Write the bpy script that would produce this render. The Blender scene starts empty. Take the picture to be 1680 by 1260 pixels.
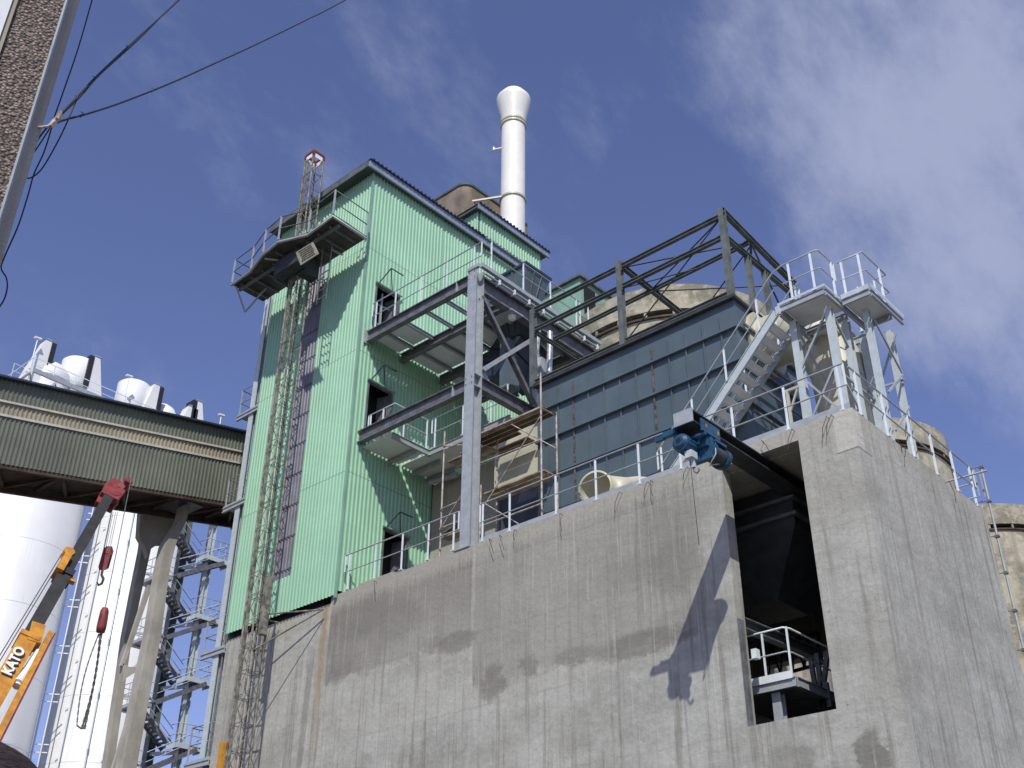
import bpy, bmesh, math, random
from mathutils import Vector, Matrix
random.seed(7)
S = bpy.context.scene
rad = math.radians
# ------------------------------------------------------------------ camera
CAM = Vector((0, 0, 1.6)); F = 1864.2
ya, pi_, ro = rad(-42.23), rad(31.30), rad(0.386)
FW = Vector((math.sin(ya)*math.cos(pi_), math.cos(ya)*math.cos(pi_), math.sin(pi_)))
R0 = Vector((math.cos(ya), -math.sin(ya), 0)); U0 = R0.cross(FW)
RT = R0*math.cos(ro)+U0*math.sin(ro); UP = U0*math.cos(ro)-R0*math.sin(ro)
cd = bpy.data.cameras.new('camera'); cam = bpy.data.objects.new('camera', cd); S.collection.objects.link(cam)
cd.sensor_width = 36; cd.lens = 36*F/1680; cd.clip_end = 3000; cd.clip_start = 0.05
m = Matrix((RT, UP, -FW)).transposed().to_4x4(); m.translation = CAM; cam.matrix_world = m
S.camera = cam
def ray(px, py): return RT*((px-840)/F) - UP*((py-630)/F) + FW
def at(px, py, ax, v):
    d = ray(px, py); i = 'XYZ'.index(ax); return CAM + d*((v-CAM[i])/d[i])
def atD(px, py, D):
    d = ray(px, py); return CAM + d*(D/math.hypot(d.x, d.y))
# ------------------------------------------------------------------ light
SUN = Vector((.88, -1, 1.5)).normalized()
sl = bpy.data.lights.new('sun', 'SUN'); so = bpy.data.objects.new('sun', sl); S.collection.objects.link(so)
sl.energy = 4.3; sl.angle = rad(0.5); sl.color = (1, .965, .885)
so.rotation_euler = SUN.to_track_quat('Z', 'Y').to_euler(); so.location = (5, -5, 40)
W = bpy.data.worlds.new('World'); S.world = W; W.use_nodes = True
S.view_settings.view_transform = 'Standard'; S.view_settings.look = 'None'
S.view_settings.exposure = 0; S.view_settings.gamma = 1
S.render.resolution_x = 1024; S.render.resolution_y = 768
SKY_GAIN = 1.0
# ------------------------------------------------------------------ node helper
class N:
    def __init__(s, tree): s.t = tree; s.n = tree.nodes; s.l = tree.links
    def new(s, typ, ins=None, **kw):
        nd = s.n.new(typ)
        for k, v in kw.items(): setattr(nd, k, v)
        for k, v in (ins or {}).items(): s.set(nd.inputs[k], v)
        return nd
    def set(s, sock, v):
        if isinstance(v, bpy.types.NodeSocket): s.l.new(v, sock)
        elif isinstance(v, bpy.types.Node): s.l.new(v.outputs[0], sock)
        else:
            if isinstance(v, (tuple, list)) and len(v) == 3 and sock.type == 'RGBA': v = (*v, 1)
            sock.default_value = v
    def m(s, op, a, b=0.0, c=0.0, clamp=False):
        nd = s.n.new('ShaderNodeMath'); nd.operation = op; nd.use_clamp = clamp
        s.set(nd.inputs[0], a); s.set(nd.inputs[1], b)
        if op in ('MULTIPLY_ADD', 'SMOOTH_MIN'): s.set(nd.inputs[2], c)
        return nd.outputs[0]
    def noise(s, vec, scale, detail=4, rough=.55):
        nd = s.new('ShaderNodeTexNoise', {'Vector': vec, 'Scale': scale, 'Detail': detail, 'Roughness': rough}); return nd.outputs['Fac']
    def scalev(s, vec, sc):
        nd = s.n.new('ShaderNodeMapping'); s.set(nd.inputs['Vector'], vec); nd.inputs['Scale'].default_value = sc; return nd.outputs[0]
    def mix(s, f, a, b, blend='MIX'):
        nd = s.n.new('ShaderNodeMix'); nd.data_type = 'RGBA'; nd.blend_type = blend; nd.clamp_factor = True
        s.set(nd.inputs['Factor'], f); s.set(nd.inputs[6], a); s.set(nd.inputs[7], b); return nd.outputs[2]
    def ramp(s, f, lo, hi):
        nd = s.n.new('ShaderNodeMapRange'); s.set(nd.inputs[0], f); nd.inputs[1].default_value = lo; nd.inputs[2].default_value = hi
        nd.interpolation_type = 'SMOOTHSTEP'; return nd.outputs[0]
# world
w = N(W.node_tree); w.n.clear()
sky = w.new('ShaderNodeTexSky', sky_type='NISHITA'); sky.sun_disc = False
sky.sun_elevation = rad(48.4); sky.sun_rotation = rad(138.6); sky.altitude = 300; sky.air_density = 1.0; sky.dust_density = .6; sky.ozone_density = 3.0
tc = w.new('ShaderNodeTexCoord'); gen = tc.outputs['Generated']
sep = w.new('ShaderNodeSeparateXYZ', {0: gen})
# wispy cloud veil (denser towards one side of the sky)
cdir = ray(1640, 230).normalized(); cdir2 = ray(1420, -20).normalized(); cdir3 = ray(640, 210).normalized(); cdir4 = ray(1650, 430).normalized()
def dotv(v): return w.new('ShaderNodeVectorMath', {0: gen, 1: tuple(v)}, operation='DOT_PRODUCT').outputs['Value']
n1 = w.noise(w.scalev(gen, (2.6, .9, 1.5)), 2.6, 9, .62)
n2 = w.noise(w.scalev(gen, (1.6, .8, 1.2)), 8.0, 9, .66)
nn = w.m('ADD', w.m('MULTIPLY', n1, .60), w.m('MULTIPLY', n2, .40))
b1 = w.ramp(dotv(cdir), .966, 1.0); b2 = w.ramp(dotv(cdir2), .978, 1.0); b3 = w.ramp(dotv(cdir3), .975, 1.0); b4 = w.ramp(dotv(cdir4), .975, 1.0)
bias = w.m('ADD', w.m('ADD', w.m('MULTIPLY', b1, .17), w.m('MULTIPLY', b2, .13)), w.m('ADD', w.m('MULTIPLY', b3, .06), w.m('MULTIPLY', b4, .10)))
dens = w.ramp(w.m('ADD', nn, bias), .55, .90)
skyc = w.mix(1.0, sky.outputs[0], (1.20, 1.02, 1.24), 'MULTIPLY')
cloud = w.mix(w.m('MULTIPLY', dens, .85), skyc, (3.5, 3.9, 5.5))
bg = w.new('ShaderNodeBackground', {'Color': cloud, 'Strength': .116})
w.new('ShaderNodeOutputWorld', {'Surface': bg})
# ------------------------------------------------------------------ materials
M = {}
def mat(name, col, rough=.6, metal=0., var=.12, nscale=3., bump=0., bscale=40., col2=None, streak=0., spec=.5, trans=0.):
    mt = bpy.data.materials.new(name); mt.use_nodes = True; t = N(mt.node_tree); b = t.n['Principled BSDF']
    pos = t.new('ShaderNodeNewGeometry').outputs['Position']
    c2 = col2 or tuple(x*(1-2*var) for x in col)
    f = t.noise(pos, nscale, 6, .6)
    f = t.ramp(f, .3, .7)
    c = t.mix(f, c2, tuple(min(1, x*(1+var*.6)) for x in col))
    if streak:
        sn = t.noise(t.scalev(pos, (4, 4, .25)), 1.6, 5, .6)
        c = t.mix(t.m('MULTIPLY', t.ramp(sn, .5, .75), streak), c, tuple(x*.45 for x in col))
    t.set(b.inputs['Base Color'], c); t.set(b.inputs['Roughness'], rough); t.set(b.inputs['Metallic'], metal)
    if bump:
        bn = t.new('ShaderNodeBump', {'Height': t.noise(pos, bscale, 5, .6), 'Strength': bump, 'Distance': .02}); t.set(b.inputs['Normal'], bn)
    M[name] = mt; return mt
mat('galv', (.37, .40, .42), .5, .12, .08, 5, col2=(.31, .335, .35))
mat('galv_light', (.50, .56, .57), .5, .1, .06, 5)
mat('galv_bright', (.74, .80, .82), .45, .1, .06, 5)  # paler than galv: sunlight on the flat rail posts put into the colour
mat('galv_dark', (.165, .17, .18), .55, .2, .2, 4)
mat('steel_primer', (.125, .145, .142), .6, 0, .2, 3)
mat('steel_dark', (.045, .05, .055), .6, .1, .2, 3)
mat('green', (.305, .535, .368), .45, 0, .04, .8, streak=.08)
mat('green_dull', (.23, .40, .31), .5, 0, .10, .7)
mat('fascia', (.24, .29, .38), .45, 0, .08, 2)
mat('roof_edge', (.03, .045, .07), .5, 0, .1)
mat('soffit', (.07, .09, .085), .7)
mat('gal_green', (.155, .168, .130), .55, 0, .12, .5, streak=.25)
mat('gal_beige', (.32, .285, .205), .6, 0, .10, .6, streak=.15)
mat('gal_trim', (.52, .50, .44), .6, 0, .1)
mat('rust_brown', (.085, .055, .04), .8, .1, .3, 1.5)
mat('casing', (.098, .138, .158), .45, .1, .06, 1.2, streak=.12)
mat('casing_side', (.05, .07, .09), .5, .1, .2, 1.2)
mat('seam_rust', (.13, .115, .12), .7, 0, .4, 9)
mat('slate', (.035, .045, .07), .4, .2, .25, 1.3)
mat('white', (.76, .77, .76), .4, 0, .03, 1)
mat('silo_white', (.70, .71, .70), .35, 0, .03, .4, streak=.05)
mat('chimney_white', (.80, .80, .74), .4, 0, .04, 1)
mat('cream', (.50, .49, .37), .45, 0, .1, 1.2)
mat('black', (.006, .006, .007), .8)
mat('redpaint', (.22, .025, .028), .6, 0, .45, 5, col2=(.10, .02, .02))
mat('yellow', (.50, .235, .02), .55, 0, .25, 5, col2=(.36, .15, .015), streak=.35)
mat('boomblack', (.010, .010, .010), .6, 0, .3, 4, col2=(.028, .026, .024))
mat('hoistblue', (.018, .085, .17), .4, 0, .2, 6)
mat('wood', (.31, .245, .175), .8, 0, .3, 3)
mat('wood_dark', (.12, .085, .055), .85, 0, .3, 3)
mat('tube_rust', (.42, .39, .35), .65, .1, .3, 7, col2=(.24, .18, .14))
mat('mast', (.25, .24, .20), .75, .2, .35, 5)
mat('deckdark', (.085, .078, .07), .85, 0, .25, 2)
mat('sheet', (.74, .76, .78), .5, .1, .06, 1)
mat('sign', (.30, .28, .20), .7, 0, .15, 4)
mat('rubber', (.015, .015, .02), .6)
mat('trestle', (.38, .36, .31), .85, 0, .15, .9, bump=.2, streak=.35)
mat('brownwall', (.22, .18, .135), .9, 0, .25, .8, bump=.3, streak=.45)
mat('redstripe', (.5, .02, .02), .5)
mat('skin', (.38, .20, .14), .6); mat('hair', (.03, .017, .014), .7, 0, .4, 30); mat('shirt', (.10, .11, .16), .9, 0, .1, 6, bump=.3, bscale=80)
mat('ground', (.17, .16, .14), .95, 0, .3, .25, bump=.4, bscale=8)
mat('lampglass', (.8, .8, .8), .15)
mat('purple', (.19, .19, .215), .35, 0, .12, 2, streak=.2)
mat('silver', (.75, .76, .78), .3, .7, .2, 8)

def panels(name, wdt, amp, hlines=(), vec=(1, 1, 0), hue=None):
    mt = M[name]; t = N(mt.node_tree); b = t.n['Principled BSDF']; src = b.inputs['Base Color'].links[0].from_socket
    pos = t.new('ShaderNodeNewGeometry').outputs['Position']; X, Y, Z = t.new('ShaderNodeSeparateXYZ', {0: pos}).outputs
    u = t.m('ADD', X, Y); cell = t.m('FLOOR', t.m('DIVIDE', u, wdt)); zc = t.m('FLOOR', t.m('DIVIDE', Z, 5.3))
    wn = t.new('ShaderNodeTexWhiteNoise', {0: t.new('ShaderNodeCombineXYZ', {0: cell, 1: zc})}).outputs['Value']
    k = t.m('ADD', 1-amp, t.m('MULTIPLY', wn, amp*1.6)); kk = t.new('ShaderNodeCombineXYZ', {0: k, 1: k, 2: k})
    c = t.mix(1.0, src, kk, 'MULTIPLY')
    for hz in hlines: c = t.mix(t.m('MULTIPLY', t.m('LESS_THAN', t.m('ABSOLUTE', t.m('SUBTRACT', Z, hz)), .022), .45), c, (.10, .13, .11))
    dn = t.noise(t.scalev(pos, (7, 7, .35)), 1.0, 5, .65); c = t.mix(t.m('MULTIPLY', t.ramp(dn, .55, .8), .22), c, (.17, .17, .13))
    t.set(b.inputs['Base Color'], c)
panels('green', 1.04, .055, (17.6, 22.1, 26.4)); panels('casing', .557, .10); panels('gal_green', 1.05, .10); panels('silo_white', 60, .0, (14.2, 18.5, 22.8, 27.1, 31.4, 35.7, 40))
def mat_concrete():
    mt = bpy.data.materials.new('concrete'); mt.use_nodes = True; t = N(mt.node_tree); b = t.n['Principled BSDF']
    pos = t.new('ShaderNodeNewGeometry').outputs['Position']
    sp = t.new('ShaderNodeSeparateXYZ', {0: pos}); X, Y, Z = sp.outputs
    big = t.noise(t.scalev(pos, (.5, .5, .9)), 1.0, 7, .62); fine = t.noise(pos, 9, 6, .7); mid = t.noise(t.scalev(pos, (1, 1, 1.5)), 2.6, 6, .6)
    c = t.mix(t.ramp(big, .36, .64), (.315, .312, .292), (.425, .425, .40))
    c = t.mix(t.m('MULTIPLY', t.ramp(mid, .45, .7), .5), c, (.47, .47, .44))
    # damp-stained upper lift of the front wall
    edge = t.m('ADD', 9.68, t.m('MULTIPLY', t.m('SUBTRACT', mid, .5), 1.3))
    edge = t.m('ADD', edge, t.m('MULTIPLY', t.ramp(X, -19.38, -19.5), 1.28))
    top = t.ramp(t.m('SUBTRACT', Z, edge), -.12, .16)
    top = t.m('MULTIPLY', top, t.m('MULTIPLY', t.ramp(X, -25.24, -25.2), t.ramp(X, -12.1, -12.9)))
    c = t.mix(t.m('MULTIPLY', top, t.m('ADD', .50, t.m('MULTIPLY', t.m('MULTIPLY', t.ramp(X, -19.3, -19.5), t.ramp(Z, 10.5, 13)), .35))), c, (.185, .172, .15))
    rimd = t.m('MULTIPLY', t.m('MULTIPLY', t.ramp(t.m('SUBTRACT', Z, edge), .75, .1), top), t.ramp(t.noise(pos, .55, 3), .5, .62))
    c = t.mix(t.m('MULTIPLY', rimd, .65), c, (.12, .11, .092))
    drip = t.ramp(t.m('ABSOLUTE', t.m('SUBTRACT', t.m('ADD', X, t.m('MULTIPLY', mid, .12)), -19.40)), .09, .02)
    c = t.mix(t.m('MULTIPLY', t.m('MULTIPLY', drip, t.ramp(Z, 9, 11)), .5), c, (.50, .49, .45))
    wob = t.m('MULTIPLY', t.m('SUBTRACT', mid, .5), .9); wob2 = t.m('MULTIPLY', t.m('SUBTRACT', fine, .5), .35)
    for bx, bz, rx_, rz_, am in ((-18.75, 9.75, .45, .5, .75), (-20.0, 11.05, .75, .32, .7), (-17.55, 9.95, .32, .28, .65), (-14.3, 9.75, 1.5, .32, .6), (-16.2, 9.9, .7, .2, .5), (-13.2, 11.3, .8, .75, .35), (-23.9, 12.7, 1.3, .8, .5), (-22.3, 12.2, .9, .7, .35), (-24.6, 11.5, .6, .8, .3), (-11.0, 6.7, .6, .4, .35), (-9.3, 6.6, .35, .5, .7)):
        du = t.m('DIVIDE', t.m('ADD', t.m('SUBTRACT', X, bx), wob), rx_); dv = t.m('DIVIDE', t.m('ADD', t.m('SUBTRACT', Z, bz), wob2), rz_)
        q_ = t.m('ADD', t.m('MULTIPLY', du, du), t.m('MULTIPLY', dv, dv))
        c = t.mix(t.m('MULTIPLY', t.m('MULTIPLY', t.ramp(q_, 1.15, .45), t.m('LESS_THAN', Y, 20.2)), am), c, (.105, .10, .085))
    # pale drips / dark drips
    st = t.noise(t.scalev(pos, (2.6, 2.6, .11)), 2.0, 6, .65); st2 = t.noise(t.scalev(pos, (5.5, 5.5, .16)), 2.3, 4, .6)
    c = t.mix(t.m('MULTIPLY', t.ramp(st, .50, .66), .58), c, (.15, .138, .115))
    c = t.mix(t.m('MULTIPLY', t.ramp(st2, .55, .70), .46), c, (.54, .53, .50))
    st3 = t.noise(t.scalev(pos, (9, 9, .09)), 1.0, 3, .5); run = t.ramp(t.noise(t.scalev(pos, (.4, .4, .5)), 1.0, 3), .42, .58)
    c = t.mix(t.m('MULTIPLY', t.m('MULTIPLY', t.ramp(st3, .60, .70), run), .38), c, (.13, .12, .10))
    # rim of pale laitance along the top
    rim = t.m('MULTIPLY', t.ramp(t.m('ADD', Z, t.m('MULTIPLY', st2, .8)), 13.35, 13.75), .55)
    c = t.mix(rim, c, (.42, .40, .35))
    # patched corner
    pt = t.m('MULTIPLY', t.m('MULTIPLY', t.ramp(X, -9.02, -8.98), t.ramp(Z, 12.62, 12.68)), t.m('LESS_THAN', Y, 20.3))
    c = t.mix(t.m('MULTIPLY', pt, .7), c, (.60, .585, .54))
    ln = t.m('MULTIPLY', t.m('MULTIPLY', t.m('LESS_THAN', t.m('ABSOLUTE', t.m('SUBTRACT', Z, t.m('ADD', 12.62, t.m('MULTIPLY', fine, .06)))), .018), t.ramp(X, -9.05, -9.0)), t.m('LESS_THAN', Y, 20.6))
    c = t.mix(t.m('MULTIPLY', ln, .8), c, (.08, .07, .06))
    # formwork joints
    jx = t.m('ABSOLUTE', t.m('SUBTRACT', t.m('FRACT', t.m('DIVIDE', t.m('ADD', X, Y), 2.44)), .5))
    jm = t.m('MULTIPLY', t.m('GREATER_THAN', jx, .494), .25)
    c = t.mix(jm, c, (.14, .13, .115))
    zz = t.m('ADD', Z, t.m('MULTIPLY', t.m('SUBTRACT', mid, .5), .16))
    jz = t.m('ABSOLUTE', t.m('SUBTRACT', t.m('FRACT', t.m('DIVIDE', zz, 1.85)), .5))
    lift = t.noise(t.new('ShaderNodeCombineXYZ', {2: t.m('FLOOR', t.m('DIVIDE', zz, 1.85)), 0: t.m('FLOOR', t.m('DIVIDE', t.m('ADD', X, Y), 4.9))}), 5.3, 0)
    c = t.mix(t.m('MULTIPLY', t.ramp(lift, .35, .65), .28), c, (.40, .385, .35))
    c = t.mix(t.m('MULTIPLY', t.m('MULTIPLY', t.ramp(jz, .475, .5), t.ramp(big, .42, .6)), .2), c, (.16, .15, .13))
    # rust streak on the older bay
    rn = t.m('MULTIPLY', t.m('SUBTRACT', t.noise(t.new('ShaderNodeCombineXYZ', {2: Z}), 1.5, 3), .5), .5)
    rx = t.m('ABSOLUTE', t.m('SUBTRACT', t.m('ADD', X, rn), -25.55))
    rs = t.m('MULTIPLY', t.ramp(rx, .26, .02), t.ramp(Z, 7.5, 12.5))
    c = t.mix(t.m('MULTIPLY', rs, t.m('MULTIPLY', t.ramp(st2, .3, .6), .8)), c, (.30, .20, .09))
    # pits
    v = t.new('ShaderNodeTexVoronoi', {'Vector': pos, 'Scale': 2.1}); pit = t.ramp(v.outputs['Distance'], .055, .03)
    c = t.mix(t.m('MULTIPLY', pit, .55), c, (.11, .10, .085))
    c = t.mix(t.m('MULTIPLY', t.ramp(fine, .4, .68), .22), c, (.16, .155, .135))
    blot = t.noise(t.scalev(pos, (.35, .35, .55)), 1.0, 5, .6); c = t.mix(t.m('MULTIPLY', t.ramp(blot, .5, .66), .26), c, (.17, .165, .145))
    gr = t.noise(pos, 28, 3, .7); c = t.mix(t.m('MULTIPLY', t.ramp(gr, .5, .75), .14), c, (.14, .135, .12))
    c = t.mix(1.0, c, (1.02, 1.03, .99), 'MULTIPLY')
    t.set(b.inputs['Base Color'], c); t.set(b.inputs['Roughness'], .9); t.set(b.inputs['Specular IOR Level'], .2)
    hb = t.m('ADD', t.m('MULTIPLY', fine, .5), t.m('ADD', t.m('MULTIPLY', mid, .6), t.m('MULTIPLY', st2, .3)))
    t.set(b.inputs['Normal'], t.new('ShaderNodeBump', {'Height': hb, 'Strength': .5, 'Distance': .05}))
    M['concrete'] = mt
mat_concrete()
def mat_oldsilo():
    mt = bpy.data.materials.new('old_silo'); mt.use_nodes = True; t = N(mt.node_tree); b = t.n['Principled BSDF']
    pos = t.new('ShaderNodeNewGeometry').outputs['Position']
    a = t.noise(pos, .9, 8, .68); d = t.noise(pos, 3.1, 6, .7); st = t.noise(t.scalev(pos, (2, 2, .12)), 1.2, 5)
    c = t.mix(t.ramp(a, .38, .62), (.20, .185, .135), (.40, .37, .28))
    c = t.mix(t.m('MULTIPLY', t.ramp(d, .52, .62), .6), c, (.50, .46, .38))
    c = t.mix(t.m('MULTIPLY', t.ramp(st, .5, .72), .5), c, (.15, .14, .115))
    t.set(b.inputs['Base Color'], c); t.set(b.inputs['Roughness'], .95)
    t.set(b.inputs['Normal'], t.new('ShaderNodeBump', {'Height': d, 'Strength': .4, 'Distance': .08})); M['old_silo'] = mt
mat_oldsilo()
def mat_pebble():
    mt = bpy.data.materials.new('pebbledash'); mt.use_nodes = True; t = N(mt.node_tree); b = t.n['Principled BSDF']
    pos = t.new('ShaderNodeNewGeometry').outputs['Position']
    v = t.new('ShaderNodeTexVoronoi', {'Vector': pos, 'Scale': 42.0}); v2 = t.noise(pos, 14, 5, .7)
    sepc = t.new('ShaderNodeSeparateColor', {0: v.outputs['Color']})
    c = t.mix(sepc.outputs[0], (.09, .068, .055), (.36, .29, .235))
    c = t.mix(t.m('MULTIPLY', t.ramp(v.outputs['Distance'], .35, .75), .85), c, (.045, .036, .03))
    c = t.mix(t.m('MULTIPLY', t.ramp(v2, .5, .62), .35), c, (.05, .04, .035))
    t.set(b.inputs['Base Color'], c); t.set(b.inputs['Roughness'], .8)
    t.set(b.inputs['Normal'], t.new('ShaderNodeBump', {'Height': t.m('SUBTRACT', 1.0, v.outputs['Distance']), 'Strength': 1.0, 'Distance': .02})); M['pebble'] = mt
mat_pebble()
# ------------------------------------------------------------------ mesh builder
V = Vector
class MB:
    def __init__(s): s.v = []; s.f = []; s.sm = []
    def add(s, vs, fs, smooth=False):
        o = len(s.v); s.v += [tuple(p) for p in vs]; s.f += [tuple(i+o for i in f) for f in fs]; s.sm += [smooth]*len(fs); return s
    def box(s, x0, x1, y0, y1, z0, z1):
        x0, x1 = sorted((x0, x1)); y0, y1 = sorted((y0, y1)); z0, z1 = sorted((z0, z1))
        vs = [(x, y, z) for z in (z0, z1) for y in (y0, y1) for x in (x0, x1)]
        return s.add(vs, [(0, 2, 3, 1), (4, 5, 7, 6), (0, 1, 5, 4), (2, 6, 7, 3), (0, 4, 6, 2), (1, 3, 7, 5)])
    def bar(s, p, q, wd, ht, up=(0, 0, 1), w2=None, h2=None):
        p, q = V(p), V(q); a = (q-p).normalized(); up = V(up)
        if abs(a.dot(up)) > .98: up = V((0, 1, 0)) if abs(a.y) < .9 else V((1, 0, 0))
        sd = a.cross(up).normalized(); u = sd.cross(a).normalized(); vs = []
        for P, ww, hh in ((p, wd, ht), (q, w2 or wd, h2 or ht)):
            for i, j in ((-1, -1), (1, -1), (1, 1), (-1, 1)): vs.append(P+sd*(i*ww/2)+u*(j*hh/2))
        return s.add(vs, [(0, 1, 2, 3), (7, 6, 5, 4), (0, 4, 5, 1), (1, 5, 6, 2), (2, 6, 7, 3), (3, 7, 4, 0)])
    def ib(s, p, q, wd, ht, up=(0, 0, 1), tf=.03, tw=.02):
        p, q = V(p), V(q); a = (q-p).normalized(); up = V(up); sd = a.cross(up).normalized(); u = sd.cross(a).normalized()
        s.bar(p+u*(ht/2-tf/2), q+u*(ht/2-tf/2), wd, tf, u); s.bar(p-u*(ht/2-tf/2), q-u*(ht/2-tf/2), wd, tf, u)
        return s.bar(p, q, tw, ht-2*tf-.002, u)
    def tube(s, p, q, r, n=10, r2=None, cap=True):
        p, q = V(p), V(q); a = (q-p).normalized(); up = V((0, 0, 1)) if abs(a.z) < .95 else V((1, 0, 0))
        sd = a.cross(up).normalized(); u = sd.cross(a); vs = []
        for P, rr in ((p, r), (q, r if r2 is None else r2)):
            for k in range(n):
                t = 2*math.pi*k/n; vs.append(P+sd*(rr*math.cos(t))+u*(rr*math.sin(t)))
        s.add(vs, [(k, (k+1) % n, n+(k+1) % n, n+k) for k in range(n)], True)
        if cap: s.add(vs, [tuple(range(n))[::-1], tuple(range(n, 2*n))])
        return s
    def path(s, pts, r, n=8, cap=True):
        pts = [V(p) for p in pts]; k = len(pts); vs = []; pu = None
        for i, P in enumerate(pts):
            a = (pts[min(i+1, k-1)]-pts[max(i-1, 0)]).normalized()
            if pu is None: pu = V((0, 0, 1)) if abs(a.z) < .9 else V((1, 0, 0))
            sd = a.cross(pu).normalized(); u = sd.cross(a).normalized(); pu = u
            rr = r[i] if isinstance(r, (list, tuple)) else r
            for j in range(n):
                t = 2*math.pi*j/n; vs.append(P+sd*(rr*math.cos(t))+u*(rr*math.sin(t)))
        s.add(vs, [(i*n+j, i*n+(j+1) % n, (i+1)*n+(j+1) % n, (i+1)*n+j) for i in range(k-1) for j in range(n)], True)
        if cap: s.add(vs, [tuple(range(n))[::-1], tuple(range((k-1)*n, k*n))])
        return s
    def lathe(s, c, prof, n=48, a0=0, a1=360, smooth=True):
        c = V(c); full = abs(a1-a0) >= 360; m_ = n if full else n+1; vs = []
        for r, z in prof:
            for k in range(m_):
                t = rad(a0+(a1-a0)*k/n); vs.append(c+V((r*math.cos(t), r*math.sin(t), z)))
        fs = []
        for i in range(len(prof)-1):
            for k in range(n):
                k2 = (k+1) % m_; fs.append((i*m_+k, i*m_+k2, (i+1)*m_+k2, (i+1)*m_+k))
        return s.add(vs, fs, smooth)
    def poly(s, pts, d):      # flat polygon extruded by vector d
        n = len(pts); d = V(d); vs = [V(p) for p in pts]+[V(p)+d for p in pts]
        return s.add(vs, [tuple(range(n))[::-1], tuple(range(n, 2*n))]+[(i, (i+1) % n, n+(i+1) % n, n+i) for i in range(n)])
    def fr(s, b0, b1):        # frustum between two rectangles (x0,x1,y0,y1,z)
        vs = []
        for x0, x1, y0, y1, z in (b0, b1): vs += [(x0, y0, z), (x1, y0, z), (x1, y1, z), (x0, y1, z)]
        return s.add(vs, [(3, 2, 1, 0), (4, 5, 6, 7), (0, 1, 5, 4), (1, 2, 6, 5), (2, 3, 7, 6), (3, 0, 4, 7)])
    def obj(s, name, mt, parent=None):
        me = bpy.data.meshes.new(name); off = V(parent.get('_o', (0, 0, 0))) if parent else V((0, 0, 0))
        me.from_pydata([tuple(V(p)-off) for p in s.v], [], s.f); me.materials.append(M[mt] if isinstance(mt, str) else mt)
        me.polygons.foreach_set('use_smooth', s.sm)
        bm = bmesh.new(); bm.from_mesh(me)
        if name not in NOFLIP: bmesh.ops.recalc_face_normals(bm, faces=bm.faces)
        if name in WELD: bmesh.ops.remove_doubles(bm, verts=bm.verts, dist=1e-4)
        bm.to_mesh(me); bm.free()
        o = bpy.data.objects.new(name, me); S.collection.objects.link(o)
        if parent: o.parent = parent; o['_o'] = tuple(off)
        return o
NOFLIP = set(); WELD = set()
def tag(o, label=None, cat=None, group=None, kind=None):
    for k, v in (('label', label), ('category', cat), ('group', group), ('kind', kind)):
        if v: o[k] = v
    return o
def thing(name, label, cat, loc, group=None):
    o = bpy.data.objects.new(name, None); S.collection.objects.link(o); o.location = loc; o['_o'] = tuple(loc); o.empty_display_size = .3
    return tag(o, label, cat, group)
def struct(name, mb, mt): return tag(mb.obj(name, mt), kind='structure')
# corrugated sheet: origin o, horizontal direction u, outward normal n, length L, z range, holes [(u0,u1,z0,z1)]
def corr(mb, o, u, n, L, z0, z1, pitch=.16, dep=.035, holes=(), top=None):
    o, u, n = V(o), V(u), V(n); prof = []; k = 0; t = 0.
    while t < L-1e-6:
        for a, d in ((0, 0), (.42, 0), (.56, 1), (.86, 1)):
            if t+a*pitch <= L: prof.append((t+a*pitch, d*dep))
        t += pitch
    prof.append((L, 0))
    for (a, da), (b, db) in zip(prof, prof[1:]):
        zt = z1 if top is None else top((a+b)/2); segs = [(z0, zt)]; mid = (a+b)/2
        for h0, h1, hz0, hz1 in holes:
            if h0 < mid < h1:
                ns = []
                for s0, s1 in segs:
                    if hz0 > s0: ns.append((s0, min(hz0, s1)))
                    if hz1 < s1: ns.append((max(hz1, s0), s1))
                segs = [q for q in ns if q[1]-q[0] > .001]
        for s0, s1 in segs:
            A, B = o+u*a+n*da, o+u*b+n*db
            mb.add([(A.x, A.y, s0), (B.x, B.y, s0), (B.x, B.y, s1), (A.x, A.y, s1)], [(0, 1, 2, 3)])
    return mb
def railing(label, pts, posts, h=1.12, group='tubular guard rails round the platforms', toe=0., ends=True, pw=.055, name='guard_rail', r=.021, inset=0):
    """pts: base points of the run; posts: list of base points"""
    pts = [V(p) for p in pts]; root = thing(name, label, 'railing', pts[0], group); up = V((0, 0, 1))
    for p in posts:
        p = V(p); MB().bar(p, p+up*(h-.02), pw, .02, (0, 1, 0)).bar(p, p+up*.02, .1, .1, (0, 1, 0)).obj('post', 'galv_bright', root)
    MB().path([p+up*h for p in pts], r, 8).obj('top_rail', 'galv', root)
    MB().path([p+up*(h*.52) for p in pts], r*.8, 8).obj('mid_rail', 'galv', root)
    if ends:
        for e in ((pts[0], pts[-1]) if ends is True else ([pts[0]] if ends == 1 else [pts[-1]])):
            MB().bar(e+up*h*.52, e+up*h, pw*.8, .02, (0, 1, 0)).obj('end_loop', 'galv_bright', root)
    if toe:
        t = MB()
        for a, b in zip(pts, pts[1:]): t.bar(a+up*toe/2, b+up*toe/2, .012, toe)
        t.obj('toe_plate', 'galv', root)
    return root
# ================================================================== SETTING
struct('ground', MB().add([(-1500, -1500, 0), (1500, -1500, 0), (1500, 1500, 0), (-1500, 1500, 0)], [(0, 1, 2, 3)]), 'ground')
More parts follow.
